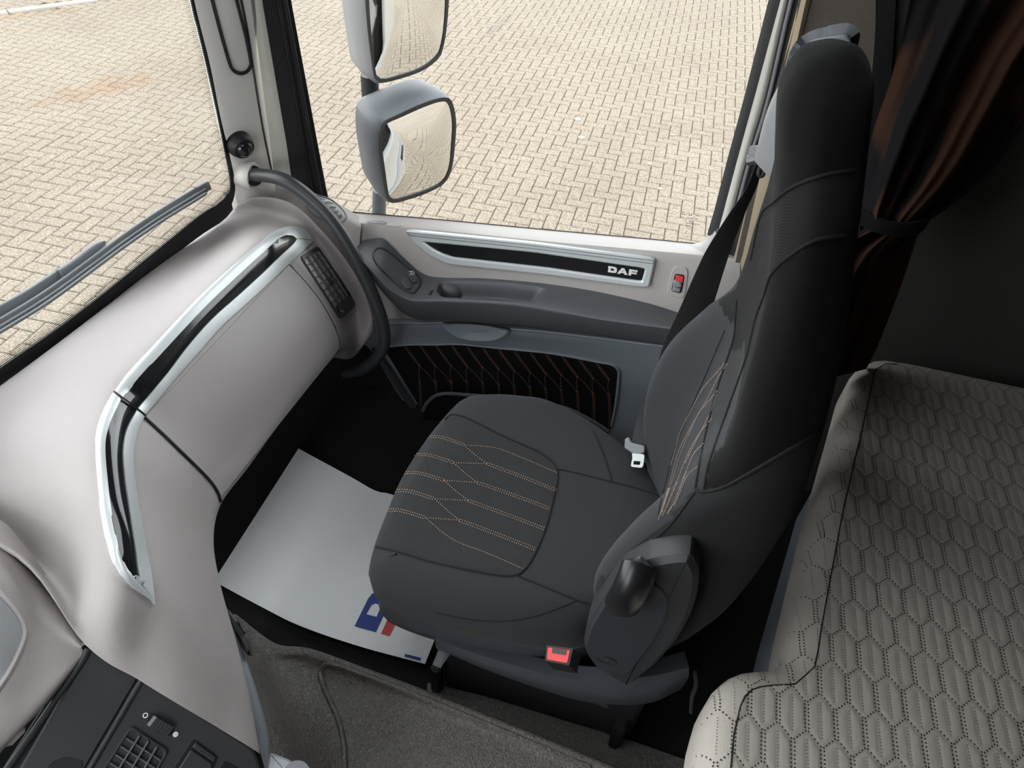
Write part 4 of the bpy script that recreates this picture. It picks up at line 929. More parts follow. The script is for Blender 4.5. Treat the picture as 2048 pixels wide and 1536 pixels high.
# ---- lower side of the console, with a small socket module
g = [[Z(448, 1215, .33), Z(470, 1262, .32), Z(500, 1340, .30), Z(528, 1430, .28), Z(541, 1500, .26), Z(535, 1590, .24)],
     [Z(440, 1205, .33) + Vector((-.04, 0, .02)), Z(450, 1255, .33), Z(478, 1340, .32), Z(500, 1430, .30), Z(512, 1500, .28), Z(505, 1590, .26)]]
g.append([p + Vector((-0.12, 0.0, 0.0)) for p in g[1]])
low = [p + Vector((-0.04, 0.02, -0.07)) for p in g[0]]
surf('console_side', grid([low] + g, 4, 4), M['doorgrey'], dash, 0.0)
sk = empty('side_socket', Z(480, 1265, .33) - origin(dash)); sk.parent = dash
a, b = Z(452, 1218, .345), Z(494, 1302, .325)
sdv = (b - a).normalized()
plate('socket_body', rounded([Z(448, 1210, .35), Z(470, 1235, .345), Z(497, 1275, .335), Z(500, 1310, .325), Z(486, 1300, .33), Z(460, 1245, .342)], 0.2), M['char'], sk, 0.02, 0.003)
plate('socket_cap', rounded([Z(470, 1262, .338), Z(482, 1264, .337), Z(500, 1300, .328), Z(497, 1312, .325), Z(482, 1292, .33)], 0.2), M['black'], sk, 0.015, 0.002, 0.004)
plate('socket_slot', rounded([Z(474, 1236, .346), Z(482, 1243, .344), Z(492, 1268, .338), Z(484, 1262, .34)], 0.25), M['dgrey'], sk, 0.006, 0.001, 0.003)

# ================================================================== passenger seat
seat = empty('passenger_seat', (-0.1, 0.86, 0.0)); tag(seat, 'dark fabric passenger seat with tan stitching and high integrated headrest', 'seat')
CZ = 0.415
co = [(737, 1148), (747, 1098), (766, 1045), (800, 966), (850, 888), (900, 828), (930, 806), (985, 800), (1040, 803), (1095, 812), (1170, 848), (1250, 905), (1310, 968), (1360, 1040), (1350, 1130), (1270, 1225), (1180, 1266), (1090, 1270), (1000, 1255), (900, 1231), (820, 1207), (768, 1186), (745, 1170)]
oc = spline([Z(u, v, CZ) for u, v in co], 96, True)
cc = sum(oc, Vector()) / len(oc)
def lp(d, z, s=1.0):
    l = off(oc, d) if d else oc
    return [Vector((cc.x + (p.x - cc.x) * s, cc.y + (p.y - cc.y) * s, z)) for p in l]
def off(pts, d):
    o = inset(pts, d); c = inset(pts, -d); A = sum(((a - b).length for a, b in zip(o, o[1:])), 0); B = sum(((a - b).length for a, b in zip(c, c[1:])), 0)
    return o if A < B else c
loops = [lp(0.03, 0.318), lp(0.012, 0.335), lp(0.003, 0.37), lp(0, CZ), lp(0.006, 0.436), lp(0.018, 0.452), lp(0.036, 0.462), lp(0.055, 0.466), lp(0.055, 0.467, .85), lp(0.055, 0.463, .6), lp(0.055, 0.460, .3), lp(0.055, 0.460, .02)]
v = [p for l in loops for p in l]; f = gfaces(len(loops), 96, 0, True) + [tuple(range(96)), tuple(range((len(loops) - 1) * 96, len(loops) * 96))]
cu = mesh('cushion', v, f, M['seat'], seat, True, 80); T_C = bvh(v, f)
k7 = lambda pts: [(700 + a / 2.926, 760 + b / 2.926) for a, b in pts]
ins_a = [(878, 856), (905, 832), (939, 842), (1008, 875), (1076, 906), (1107, 930), (1115, 951)]
ins_b = [(748, 1080), (752, 1093), (803, 1107), (871, 1128), (990, 1151), (1032, 1151), (1052, 1136), (1073, 1102), (1093, 1050), (1110, 982), (1115, 953)]
band('stitched_panel', ins_a, ins_b, T_C, M['seatrib'], cu, 60, 24, 0.0008, 0.002)
seam('seam', [(890, 840), (905, 829)] + k7([(700, 230), (900, 330), (1100, 420), (1190, 490), (1215, 560), (1200, 650), (1150, 850), (1090, 1000), (1030, 1100), (970, 1140), (850, 1140), (500, 1070), (300, 1010), (135, 972)]), T_C, M['seam'], cu, 0.0022, 0.0004, 120)
seam('seam', k7([(1215, 520), (1350, 550), (1535, 597), (1700, 640), (1830, 690)]), T_C, M['seam'], cu, 0.0016, 0.0003, 50)
seam('seam', k7([(1420, 300), (1450, 360), (1490, 460), (1535, 597)]), T_C, M['seam'], cu, 0.0016, 0.0003, 40)
seam('seam', k7([(970, 1142), (1150, 1215), (1330, 1290), (1400, 1310)]), T_C, M['seam'], cu, 0.0016, 0.0003, 50)
seam('seam', k7([(1330, 1290), (1150, 1360), (1000, 1400), (850, 1410), (700, 1400), (500, 1360)]), T_C, M['seam'], cu, 0.0014, 0.0003, 60)
S = [(455, 335), (385, 440), (325, 545), (265, 650), (215, 765)]
A_ = [(665, 382), (605, 487), (550, 590), (495, 698), (440, 808)]
B_ = [(800, 492), (745, 603), (690, 708), (640, 823)]
E_ = [(1208, 648), (1178, 758), (1135, 873), (1082, 992)]
bg = Bag(); kw = dict(n_px=4.6, w=0.0013, frac=0.42, lift=0.0016)
for i in range(5):
    mid = (S[i][0] + 85, S[i][1] + (4 if i < 4 else 2))
    for sd in (-0.0028, 0.0028): stitches(bg, k7([S[i], mid, A_[i]]), T_C, side=sd, **kw)
    if i < 4:
        stitches(bg, k7([A_[i], ((A_[i][0] + B_[i][0]) / 2, (A_[i][1] + B_[i][1]) / 2 + 4), B_[i]]), T_C, **kw)
        stitches(bg, k7([A_[i + 1], ((A_[i + 1][0] + B_[i][0]) / 2, (A_[i + 1][1] + B_[i][1]) / 2), B_[i]]), T_C, **kw)
        for sd in (-0.0028, 0.0028): stitches(bg, k7([B_[i], ((B_[i][0] + E_[i][0]) / 2 - 10, (B_[i][1] + E_[i][1]) / 2 - 6), E_[i]]), T_C, side=sd, **kw)
stitches(bg, k7([A_[0], (850, 400), (1000, 455), (1208, 543)]), T_C, **kw)
stitches(bg, k7([A_[4], (600, 935), (800, 1015), (1008, 1105)]), T_C, **kw)
bg.build('stitching', M['threadl'], cu, kind='stuff')

# ---- backrest: closed sections lofted upwards
LV = [(.40, .64, 1.06, .085, .12, .20), (.50, .618, 1.085, .045, .118, .215), (.62, .602, 1.10, .028, .118, .235), (.74, .602, 1.10, .055, .122, .25), (.84, .608, 1.095, .102, .137, .258), (.92, .613, 1.09, .138, .152, .255),
      (1.05, .632, 1.075, .134, .147, .238), (1.15, .660, 1.05, .122, .137, .220), (1.25, .695, 1.0, .102, .117, .198), (1.31, .722, .95, .088, .102, .182), (1.345, .748, .915, .094, .100, .172), (1.36, .78, .88, .108, .112, .160)]
secs = []
for z, yn, yf, xb, xc, xr in LV:
    ym = (yn + yf) / 2; w = yf - yn; e = sm((z - 1.0) / 0.28)      # bolstered below, rounded like a headrest above
    bol = ((xb, yn + .045 * w / .46), (xc, yn + .30 * w), (xc + .006, ym), (xc, yf - .30 * w), (xb, yf - .045 * w / .46), (xb + .022, yf), (xr - .035, yf - .006), (xr, yf - .15 * w), (xr + .005, ym), (xr, yn + .15 * w), (xr - .035, yn + .006), (xb + .022, yn))
    dx = xr - xb
    rnd = ((xb + .14 * dx, yn + .13 * w), (xb + .02 * dx, yn + .30 * w), (xb, ym), (xb + .02 * dx, yf - .30 * w), (xb + .14 * dx, yf - .13 * w), (xb + .42 * dx, yf), (xr - .22 * dx, yf - .05 * w), (xr - .03 * dx, yf - .22 * w), (xr, ym), (xr - .03 * dx, yn + .22 * w), (xr - .22 * dx, yn + .05 * w), (xb + .42 * dx, yn))
    fo = 0.020 * (1 - sm((z - .62) / .2))            # the far wing sits a little further back
    bol = bol[:4] + ((bol[4][0] + fo, bol[4][1]), (bol[5][0] + fo, bol[5][1])) + bol[6:]
    secs.append([Vector((p[0] + (q[0] - p[0]) * e, p[1] + (q[1] - p[1]) * e, z)) for p, q in zip(bol, rnd)])
ncs = 144
fine = [spline(s, ncs, True) for s in secs]
cols = [uspline([fr[j] for fr in fine], 12) for j in range(ncs)]
gB = [[cols[j][i] for j in range(ncs)] for i in range(len(cols[0]))]
ctop = sum(gB[-1], Vector()) / ncs
gB += [[ctop + (p - ctop) * 0.5 + Vector((0, 0, .005)) for p in gB[-1]], [ctop + (p - ctop) * 0.02 + Vector((0, 0, .007)) for p in gB[-1]]]
vB = [p for r in gB for p in r]; fB = gfaces(len(gB), ncs, 0, True) + [tuple(range(ncs)), tuple(range((len(gB) - 1) * ncs, len(gB) * ncs))]
back = mesh('backrest', vB, fB, M['seat'], seat, True, 80); T_B = bvh(vB, fB)
for m_ in ('seatblack', 'seatlow', 'seatrib', 'ribblack'): back.data.materials.append(M[m_])
SIDE = [(1419, 930), (1407, 984), (1450, 973), (1512, 938), (1590, 891), (1640, 864), (1800, 800), (1800, 60), (1560, 60), (1545, 548), (1532, 583), (1512, 637), (1493, 716), (1454, 825)]
LOWP = [(1391, 977), (1407, 984), (1450, 973), (1512, 938), (1590, 891), (1640, 864), (1720, 900), (1500, 1400), (1200, 1400), (1165, 1200), (1240, 1115), (1330, 1050)]
RIB = [(1470, 641), (1466, 684), (1434, 782), (1407, 891), (1391, 977), (1407, 984), (1419, 930), (1454, 825), (1493, 716), (1512, 637), (1532, 583), (1545, 548), (1545, 400), (1490, 480), (1440, 500), (1440, 610), (1462, 650)]
HEAD = [(1440, 520), (1502, 520), (1522, 432), (1545, 405), (1590, 372), (1650, 350), (1780, 320), (1780, 0), (1480, 0)]
RIB2 = [(1502, 520), (1522, 432), (1545, 405), (1590, 372), (1650, 350), (1780, 320), (1780, 465), (1690, 470), (1630, 481), (1575, 516), (1544, 548), (1532, 583), (1512, 637), (1480, 637)]
eyel = EYE - origin(back)
for p_ in back.data.polygons:
    if p_.normal.dot((eyel - p_.center).normalized()) <= 0.2:
        zc = p_.center.z + origin(back).z; p_.material_index = 1 if zc > 1.15 else 4 if zc > 0.93 else 2 if abs(p_.normal.y) > .6 or p_.normal.x > .3 else 0
        continue
    u, vv, d = proj(p_.center + origin(back))
    if inside(u, vv, HEAD): p_.material_index = 1
    elif inside(u, vv, RIB2): p_.material_index = 4
    elif inside(u, vv, SIDE): p_.material_index = 1
    elif inside(u, vv, LOWP): p_.material_index = 2
    elif inside(u, vv, RIB): p_.material_index = 4 if vv < 700 else 3
k5 = lambda pts: [(1200 + a / 2.56, 450 + b / 2.56) for a, b in pts]
seam('seam', [(1407, 984), (1419, 926), (1454, 825), (1493, 716), (1512, 637), (1532, 583), (1544, 548), (1575, 516), (1630, 481), (1690, 470)], T_B, M['seam'], back, 0.0022, 0.0004, 90)
seam('seam', [(1391, 977), (1407, 891), (1434, 782), (1466, 684), (1471, 640), (1474, 600)], T_B, M['seam'], back, 0.0022, 0.0004, 70)
seam('seam', [(1391, 977), (1407, 984), (1450, 973), (1512, 938), (1590, 891), (1637, 864)], T_B, M['seam'], back, 0.0022, 0.0004, 60)
seam('seam', [(1502, 520), (1522, 432), (1545, 405), (1590, 372), (1650, 350), (1710, 340)], T_B, M['seam'], back, 0.002, 0.0003, 60)
seam('seam', [(1450, 660), (1413, 747), (1356, 880), (1329, 977), (1317, 1028)], T_B, M['seam'], back, 0.0011, 0.0003, 50)
seam('seam', [(1390, 985), (1340, 1050), (1300, 1085), (1240, 1140), (1200, 1190), (1180, 1230)], T_B, M['seam'], back, 0.0018, 0.0003, 50)
bg = Bag(); kb = dict(n_px=3.4, w=0.0012, frac=0.5, lift=0.0016)
for pts in ([(650, 700), (600, 760), (530, 840), (470, 950), (415, 1060), (385, 1165), (365, 1230)], [(655, 712), (610, 780), (560, 880), (520, 950), (450, 1070), (400, 1180), (340, 1400), (305, 1510)], [(605, 850), (560, 905), (510, 965), (465, 1060), (420, 1160), (370, 1320), (320, 1480)],
            [(575, 995), (520, 1060), (460, 1160), (420, 1260), (370, 1390), (325, 1490)], [(535, 1120), (480, 1180), (440, 1280), (390, 1410), (350, 1480)], [(502, 1240), (450, 1290), (415, 1370), (385, 1440)], [(600, 870), (570, 960), (500, 1100), (440, 1220)]):
    stitches(bg, k5(pts), T_B, **kb)
bg.build('stitching', M['threadl'], back, kind='stuff')
# rear rim of the shell above the headrest, belt guide wing
g = [[P(1590, 156, y=1.03), P(1602, 130, y=1.02), P(1626, 114, y=1.01), P(1660, 105, y=.99), P(1696, 104, y=.97), P(1703, 108, y=.96)],
     [P(1588, 142, y=1.05), P(1599, 106, y=1.045), P(1622, 85, y=1.035), P(1656, 75, y=1.02), P(1692, 70, y=1.00), P(1703, 84, y=.985)],
     [P(1600, 150, y=1.08), P(1612, 108, y=1.08), P(1632, 90, y=1.07), P(1660, 82, y=1.06), P(1692, 78, y=1.05), P(1700, 84, y=1.03)]]
g.append([Vector(q) for q in ((.16, .98, 1.20), (.163, .965, 1.25), (.166, .94, 1.29), (.168, .915, 1.31), (.168, .89, 1.32), (.166, .87, 1.322))])
surf('shell_rim', grid(g, 5, 5), M['mirrorh'], seat, 0.012)
gw = [[P(u, v_, y=1.13) for u, v_ in ((1586, 148), (1566, 160), (1546, 192), (1530, 234), (1518, 280), (1510, 316), (1512, 328))],
      [P(u, v_, y=1.10) for u, v_ in ((1590, 158), (1574, 180), (1556, 214), (1541, 252), (1528, 292), (1518, 322), (1516, 330))]]
gw.append([Vector(q) for q in ((.17, .99, 1.24), (.18, 1.01, 1.21), (.185, 1.025, 1.18), (.19, 1.04, 1.14), (.195, 1.05, 1.11), (.2, 1.055, 1.08), (.2, 1.06, 1.06))])
surf('belt_guide_wing', grid(gw, 4, 6), M['lgrey'], seat, 0.012)
tube('belt_guide_loop', [P(u, v_, y=1.12) for u, v_ in ((1530, 305), (1522, 330), (1518, 348), (1524, 352), (1530, 338))], circ(0.004, 8), M['char'], seat, n=20)

# ---- recliner cover on the near side, lever, buckle
SY = 0.565
outp = [(1272, 1140), (1300, 1126), (1345, 1118), (1382, 1117), (1398, 1150), (1394, 1195), (1380, 1238), (1352, 1288), (1308, 1338), (1262, 1374), (1250, 1374), (1212, 1352), (1205, 1342), (1182, 1326), (1168, 1304), (1166, 1282), (1178, 1246), (1212, 1192), (1240, 1160)]
sh = [P(u, v_, y=SY) for u, v_ in outp]
plate('recliner_cover', rounded(sh, 0.25, 3), M['shell'], seat, 0.055, 0.008, 0.0)
inp = [(1270, 1146), (1300, 1156), (1330, 1182), (1338, 1204), (1330, 1240), (1300, 1292), (1262, 1340), (1252, 1347), (1212, 1344), (1190, 1328), (1174, 1304), (1172, 1284), (1184, 1248), (1216, 1196), (1244, 1166)]
cv = plate('cover_plate', rounded([P(u, v_, y=SY) for u, v_ in inp], 0.25, 3), M['shellsmooth'], seat, 0.01, 0.002, 0.003)
cvc = P(1214, 1321, y=SY - 0.0035); tube('cover_plug', [cvc + Vector((math.cos(t) * .016, 0, math.sin(t) * .010)) for t in [k * .314 for k in range(21)]], circ(0.001, 6), M['black'], cv)
lev_ = empty('recliner_lever', P(1250, 1190, y=SY) - origin(seat)); lev_.parent = seat
a, b = P(1242, 1208, y=SY - .018), P(1276, 1148, y=SY - .018); dr = (b - a).normalized(); 
nl = Vector((0, -1, 0)); wd = dr.cross(nl).normalized()
ex = Vector((0, -0.006, 0))
tube('lever_grip', [a - dr * 0.016, a - dr * 0.013, a - dr * 0.004, a + dr * 0.012 + ex, a.lerp(b, .5) + ex, b - dr * 0.01, b + Vector((0, .012, 0)), b + Vector((0, .03, 0))], circ(0.025, 20, 0.018), M['leverp'], lev_, up=nl, scales=[0.05, 0.55, 0.9, 1.0, 1.0, 1.0, 0.97, 0.9], angle=60)
# seat shell under the cushion
lo_ = [lp(0.016, 0.335), lp(0.010, 0.30), lp(0.018, 0.265), lp(0.04, 0.235), lp(0.08, 0.225)]
v = [p for l in lo_ for p in l]; f = gfaces(len(lo_), 96, 0, True) + [tuple(range(96)), tuple(range(4 * 96, 5 * 96))]
mesh('seat_pan', v, f, M['basep'], seat, True, 60)
g = [[P(870, 1278, y=.60), P(960, 1310, y=.595), P(1080, 1345, y=.59), P(1180, 1362, y=.588), P(1300, 1352, y=.59), P(1378, 1335, y=.61)],
     [P(872, 1296, y=.60), P(960, 1328, y=.592), P(1080, 1368, y=.586), P(1180, 1392, y=.584), P(1300, 1392, y=.586), P(1376, 1357, y=.61)],
     [P(880, 1300, y=.62), P(960, 1335, y=.612), P(1080, 1378, y=.606), P(1180, 1405, y=.606), P(1290, 1408, y=.608), P(1360, 1380, y=.63)]]
surf('side_pan', grid(g, 5, 5), M['basep'], seat, 0.03)
bk_ = empty('belt_buckle', P(1120, 1310, y=.57) - origin(seat)); bk_.parent = seat
b0 = [P(1093, 1290, y=.565), P(1146, 1297, y=.565), P(1138, 1331, y=.545), P(1090, 1322, y=.545)]
bn = facing(b0); bdir = (P(1150, 1345, y=.585) - P(1118, 1312, y=.555)).normalized()
top_ = b0; bot_ = [p + bdir * 0.055 for p in b0]
vv_ = top_ + bot_; mesh('buckle_body', vv_, [(0, 1, 2, 3), (4, 5, 6, 7)] + [(i, (i + 1) % 4, 4 + (i + 1) % 4, 4 + i) for i in range(4)], M['black'], bk_, False)
plate('red_button', rounded([p for p in inset(b0, 0.003)], 0.1), M['red'], bk_, 0.004, 0.001, 0.002, n=bn)['label'] = 'red release button'
bs = [b0[0].lerp(b0[3], .12).lerp(b0[1].lerp(b0[2], .12), t) for t in (.25, .8)] + [b0[0].lerp(b0[3], .42).lerp(b0[1].lerp(b0[2], .42), t) for t in (.8, .25)]
plate('buckle_slot', bs, M['dgrey'], bk_, 0.003, 0.0003, 0.0028, n=bn)
# plinth with runner
box('plinth', (-0.03, 0.85, 0.115), (0.42, 0.42, 0.21), M['black'], seat, bev=0.01)
tube('runner', [P(884, 1283, y=.625), P(1000, 1325, y=.625), P(1120, 1373, y=.625), P(1216, 1413, y=.625)], rrect(0.006, 0.012), M['char'], seat, n=10)
box('plinth_foot', (-0.25, 0.632, 0.06), (0.022, 0.03, 0.12), M['black'], seat)
box('plinth_foot', (0.15, 0.632, 0.06), (0.022, 0.03, 0.12), M['black'], seat)
tube('cable', [P(1388, 1338, y=.64), P(1392, 1368, y=.635), P(1384, 1395, y=.635), P(1382, 1425, y=.63)], circ(0.004, 8), M['char'], seat, n=20)

# ================================================================== seat belt
sb = empty('seat_belt', P(1400, 560, y=1.25)); tag(sb, 'black seat belt with steel tongue hanging between seat and door', 'seat belt')
LB = [(1512, 332), (1490, 382), (1464, 420), (1438, 460), (1403, 520), (1356, 626), (1329, 684), (1312, 740), (1296, 800), (1285, 850)]
RB = [(1527, 322), (1514, 372), (1495, 415), (1478, 458), (1458, 510), (1420, 630), (1398, 690), (1380, 740), (1352, 810), (1335, 860)]
yb_ = [1.125, 1.15, 1.18, 1.20, 1.215, 1.225, 1.22, 1.21, 1.20, 1.19]
A = uspline([P(u, v_, y=y_) for (u, v_), y_ in zip(LB, yb_)], 6); B = uspline([P(u, v_, y=y_ + .02) for (u, v_), y_ in zip(RB, yb_)], 6)
surf('webbing', [A, [a.lerp(b, .33) + Vector((0, -.003, 0)) for a, b in zip(A, B)], [a.lerp(b, .66) + Vector((0, -.001, 0)) for a, b in zip(A, B)], B], M['belt'], sb, 0.0015)
tc0 = drape([(1262, 945)], T_C, 0.014)[0][0]; tn0 = Vector((-0.25, -0.62, 0.74)).normalized()
def tg(u, v_, l=0.0): return PL(u, v_, tc0, tn0) + tn0 * l
plate('tongue_grip', rounded([tg(u, v_) for u, v_ in ((1250, 878), (1258, 874), (1264, 886), (1290, 892), (1290, 904), (1282, 909), (1266, 907), (1249, 896))], 0.2), M['grey'], sb, 0.008, 0.002, 0.003)
to = rounded([tg(u, v_) for u, v_ in ((1264, 906), (1290, 909), (1287, 932), (1283, 936), (1264, 934), (1262, 931), (1265, 916))], 0.2); tr_ = [tg(u, v_) for u, v_ in ((1268, 922), (1281, 923), (1280, 930), (1267, 929))]
ti = poly(tr_ + [tr_[0]], len(to) + 1)[:-1]
ringplate('tongue_plate', to, ti, M['silver'], sb, 0.003, 0.0005, 0.002)
lw = [tg(1262, 890), tg(1289, 894)]
surf('lap_webbing', grid([[P(1284, 800, y=1.14), P(1271, 850, y=1.10), lw[0]], [P(1306, 800, y=1.14), P(1295, 850, y=1.10), lw[1]]], 3, 4), M['belt'], sb, 0.002)

# ================================================================== floor of the cab
tm = empty('tunnel_mat', (-0.2, 0.3, 0.0)); tag(tm, 'moulded dark grained rubber mat over the engine tunnel beside the seat', 'floor mat')
rows = [
 [Z(470, 1228, .16), Z(520, 1268, .13), Z(560, 1290, .125), Z(620, 1297, .125), Z(720, 1332, .122), Z(830, 1372, .12), Z(1000, 1438, .12), Z(1230, 1532, .12), Z(1285, 1555, .12)],
 [Z(455, 1240, .17), Z(512, 1290, .14), Z(556, 1305, .13), Z(615, 1310, .13), Z(715, 1346, .127), Z(825, 1387, .125), Z(995, 1454, .125), Z(1225, 1548, .125), Z(1282, 1570, .125)],
 [Z(450, 1270, .19), Z(510, 1320, .16), Z(552, 1330, .125), Z(612, 1330, .115), Z(705, 1362, .113), Z(815, 1402, .112), Z(985, 1468, .112), Z(1215, 1562, .112), Z(1275, 1586, .112)],
 [Z(450, 1330, .22), Z(520, 1380, .19), Z(570, 1390, .14), Z(640, 1385, .112), Z(720, 1400, .110), Z(810, 1430, .110), Z(970, 1495, .11), Z(1190, 1590, .11), Z(1250, 1616, .11)],
 [Z(450, 1430, .25), Z(540, 1450, .22), Z(600, 1450, .15), Z(665, 1450, .112), Z(745, 1460, .110), Z(840, 1490, .11), Z(980, 1550, .11), Z(1170, 1640, .11), Z(1225, 1668, .11)],
 [Z(450, 1560, .25), Z(560, 1560, .23), Z(635, 1560, .15), Z(700, 1565, .112), Z(780, 1580, .11), Z(880, 1610, .11), Z(1000, 1680, .11), Z(1150, 1740, .11), Z(1200, 1765, .11)],
 [Z(450, 1800, .25), Z(580, 1800, .23), Z(660, 1800, .15), Z(740, 1800, .112), Z(830, 1820, .11), Z(920, 1840, .11), Z(1040, 1880, .11), Z(1180, 1920, .11), Z(1220, 1940, .11)],
]
side = [p + Vector((0, 0.012, -0.06)) for p in rows[0]]; foot = [Vector((p.x, p.y + 0.02, 0.005)) for p in rows[0]]
gT = grid([foot, side] + rows, 6, 6); surf('mat_sheet', gT, M['floormat'], tm, 0.0, None, 70); T_T = bvh(*gmesh(gT))
seam('moulded_groove', [(690, 1560), (688, 1500), (680, 1450), (664, 1410), (646, 1370), (641, 1345), (650, 1330), (672, 1330), (760, 1362), (860, 1402), (1000, 1460), (1180, 1535)], T_T, M['floormat'], tm, 0.006, 0.001, 120)
# mat strip on the lower floor beside the seat plinth
fl = empty('floor_mat', (0, 0.62, 0.0)); tag(fl, 'narrow grained mat strip at the foot of the seat plinth', 'floor mat')
surf('strip_sheet', grid([[Z(855, 1365, .012), Z(1000, 1400, .012), Z(1200, 1460, .012), Z(1400, 1530, .012)], [Z(850, 1420, .01), Z(1000, 1460, .01), Z(1200, 1540, .01), Z(1400, 1620, .01)]], 3, 3), M['floormat'], fl, 0.008)

# paper mat with the printed emblem
FZ = 0.012
pp = empty('paper_floor_mat', P(640, 1100, z=0)); tag(pp, 'white protective paper sheet with blue and red print on the passenger floor', 'paper mat')
tE = spline([(x, y, 0) for x, y in [(597, 897), (700, 953), (752, 982), (790, 991), (960, 1050)]], 33)
bE = spline([(x, y, 0) for x, y in [(427, 1162), (520, 1212), (601, 1252), (717, 1292), (850, 1328)]], 33)
g = []
for i in range(17):
    t = i / 16; row = []
    for j in range(33):
        s = j / 32; q = tE[j].lerp(bE[j], t)
        row.append(Z(q.x, q.y, FZ + 0.004 * (1 + math.sin(2.2 + 5 * s + 2 * t)) + 0.010 * math.exp(-((s - .5) / .15) ** 2) * (1 - t * .6)))
    g.append(row)
surf('sheet', g, M['paper'], pp, 0.0006); T_P = bvh(*gmesh(g))
class Lift:
    pass
def printed(name, outer, holes, mt):
    """flat print laid on the paper: pixel outlines put onto the sheet"""
    N = [drape([(a, b)], T_P, 0.0012)[0] for a, b in outer]
    loops = [outer] + holes; tri = tessellate_polygon([[Vector((a, b, 0)) for a, b in l] for l in loops])
    fl_ = [drape([(a, b)], T_P, 0.0012)[0][0] for l in loops for a, b in l]
    return mesh(name, fl_, [tuple(t) for t in tri], mt, pp, False)
dense = lambda pts, k=4: [tuple(Vector(pts[i]).lerp(Vector(pts[(i + 1) % len(pts)]), j / k)) for i in range(len(pts)) for j in range(k)]
printed('blue_letter', dense([(709, 1253), (736, 1198), (744, 1188), (756, 1183), (775, 1186), (792, 1196), (775, 1215), (752, 1265)]), [dense([(733, 1229), (753, 1234), (760, 1218), (758, 1210), (751, 1207), (743, 1211)])], M['ink_blue'])
printed('red_bar', dense([(762, 1268), (788, 1210), (812, 1222), (800, 1232), (779, 1273)]), [], M['ink_red'])
printed('blue_mark', dense([(810, 1308), (842, 1316), (841, 1322), (809, 1314)]), [], M['ink_blue'])

# pale holder at the foot of the console
hd = empty('cup_holder', Z(560, 1530, .3)); tag(hd, 'pale grey plastic holder corner below the centre stack', 'cup holder')
plate('holder_rim', rounded([Z(538, 1503, .33), Z(575, 1516, .33), Z(610, 1540, .33), Z(640, 1620, .33), Z(520, 1620, .33)], 0.15), M['lgrey'], hd, 0.02, 0.004)
tube('holder_cup', [Z(592, 1552, .335), Z(592, 1552, .36)], circ(0.022, 20), M['grey'], hd, n=4)

# ================================================================== bunk
BZ = 0.56
OUT = [(.219, -.66), (.219, .2), (.219, .41), (.222, .48), (.234, .545), (.262, .583), (.30, .600), (.328, .610), (.343, .632), (.350, .68), (.361, .74), (.402, .955), (.470, 1.26), (.500, 1.40), (.545, 1.452), (.62, 1.462), (1.10, 1.462), (1.135, 1.43), (1.135, -.66)]
bk = empty('bunk_mattress', (0.7, 0.4, 0.40)); tag(bk, 'beige perforated knit mattress of the lower bunk behind the seat', 'mattress')
ol = [Vector((a, b, 0)) for a, b in OUT]
ol = resample(ol + [ol[0]], 221)[:-1]
def off(pts, d):
    o = inset(pts, d); c = inset(pts, -d); A = sum(((a - b).length for a, b in zip(o, o[1:])), 0); B = sum(((a - b).length for a, b in zip(c, c[1:])), 0)
    return o if A < B else c
lev = [(0.010, 0.40), (0.0, 0.43), (0.0, 0.50), (0.004, 0.525), (0.012, 0.543), (0.024, 0.554), (0.040, 0.559)]
loops = [[Vector((p.x, p.y, z)) for p in (off(ol, d) if d else ol)] for d, z in lev]
v = [p for l in loops for p in l]; n = len(ol); f = gfaces(len(loops), n, 0, True) + [tuple(range(n)), tuple(range((len(loops) - 1) * n, len(loops) * n))]
mesh('mattress_side', v, f, M['mattress'], bk, True, 60); T_MS = bvh(v, f)
# quilted top sheet with pattern of long hexagons
CW, CL = 0.0205, 0.122
top = loops[-1]; tin = [(p.x, p.y) for p in top]
nx, ny = 360, 500; x0, x1, y0, y1 = 0.24, 0.96, 0.18, 1.44
def lines():
    """(segment, kind) in bunk coordinates: long hexagons whose straight sides run along y"""
    out = []; a = 0.33 * CL
    for k in range(int((1.12 - 0.2) / CW) + 2):
        xx = 0.20 + CW * k
        for r in range(int(1.6 / CL) + 2):
            yb = -0.1 + CL * r + (CL / 2 if k % 2 else 0)
            out.append(([(xx, yb), (xx, yb + a)], True))
            for s in (-1, 1): out.append(([(xx, yb + a), (xx + s * CW, yb + CL / 2)], False))
            out.append(([(xx, yb + a + 0.10 * CL), (xx, yb + CL - 0.10 * CL)], None))
    return out
LN = lines()
import array
cell = 0.0035; gx = int(1.3 / cell); occ = {}
def mark(x, y, w):
    i, j = int(x / cell), int((y + 0.6) / cell)
    for a in (-1, 0, 1):
        for b in (-1, 0, 1):
            d = math.hypot((i + a + .5) * cell - x, (j + b + .5) * cell - 0.6 - y); q = w * max(0, 1 - d / 0.006)
            if q > occ.get((i + a, j + b), 0): occ[(i + a, j + b)] = q
dots = Bag()
def zt(x, y):
    h = T_MS.ray_cast(Vector((x, y, 2)), Vector((0, 0, -1))); return (h[0], h[1]) if h[0] is not None else (None, None)
BIN = [(p.x, p.y) for p in loops[2]]
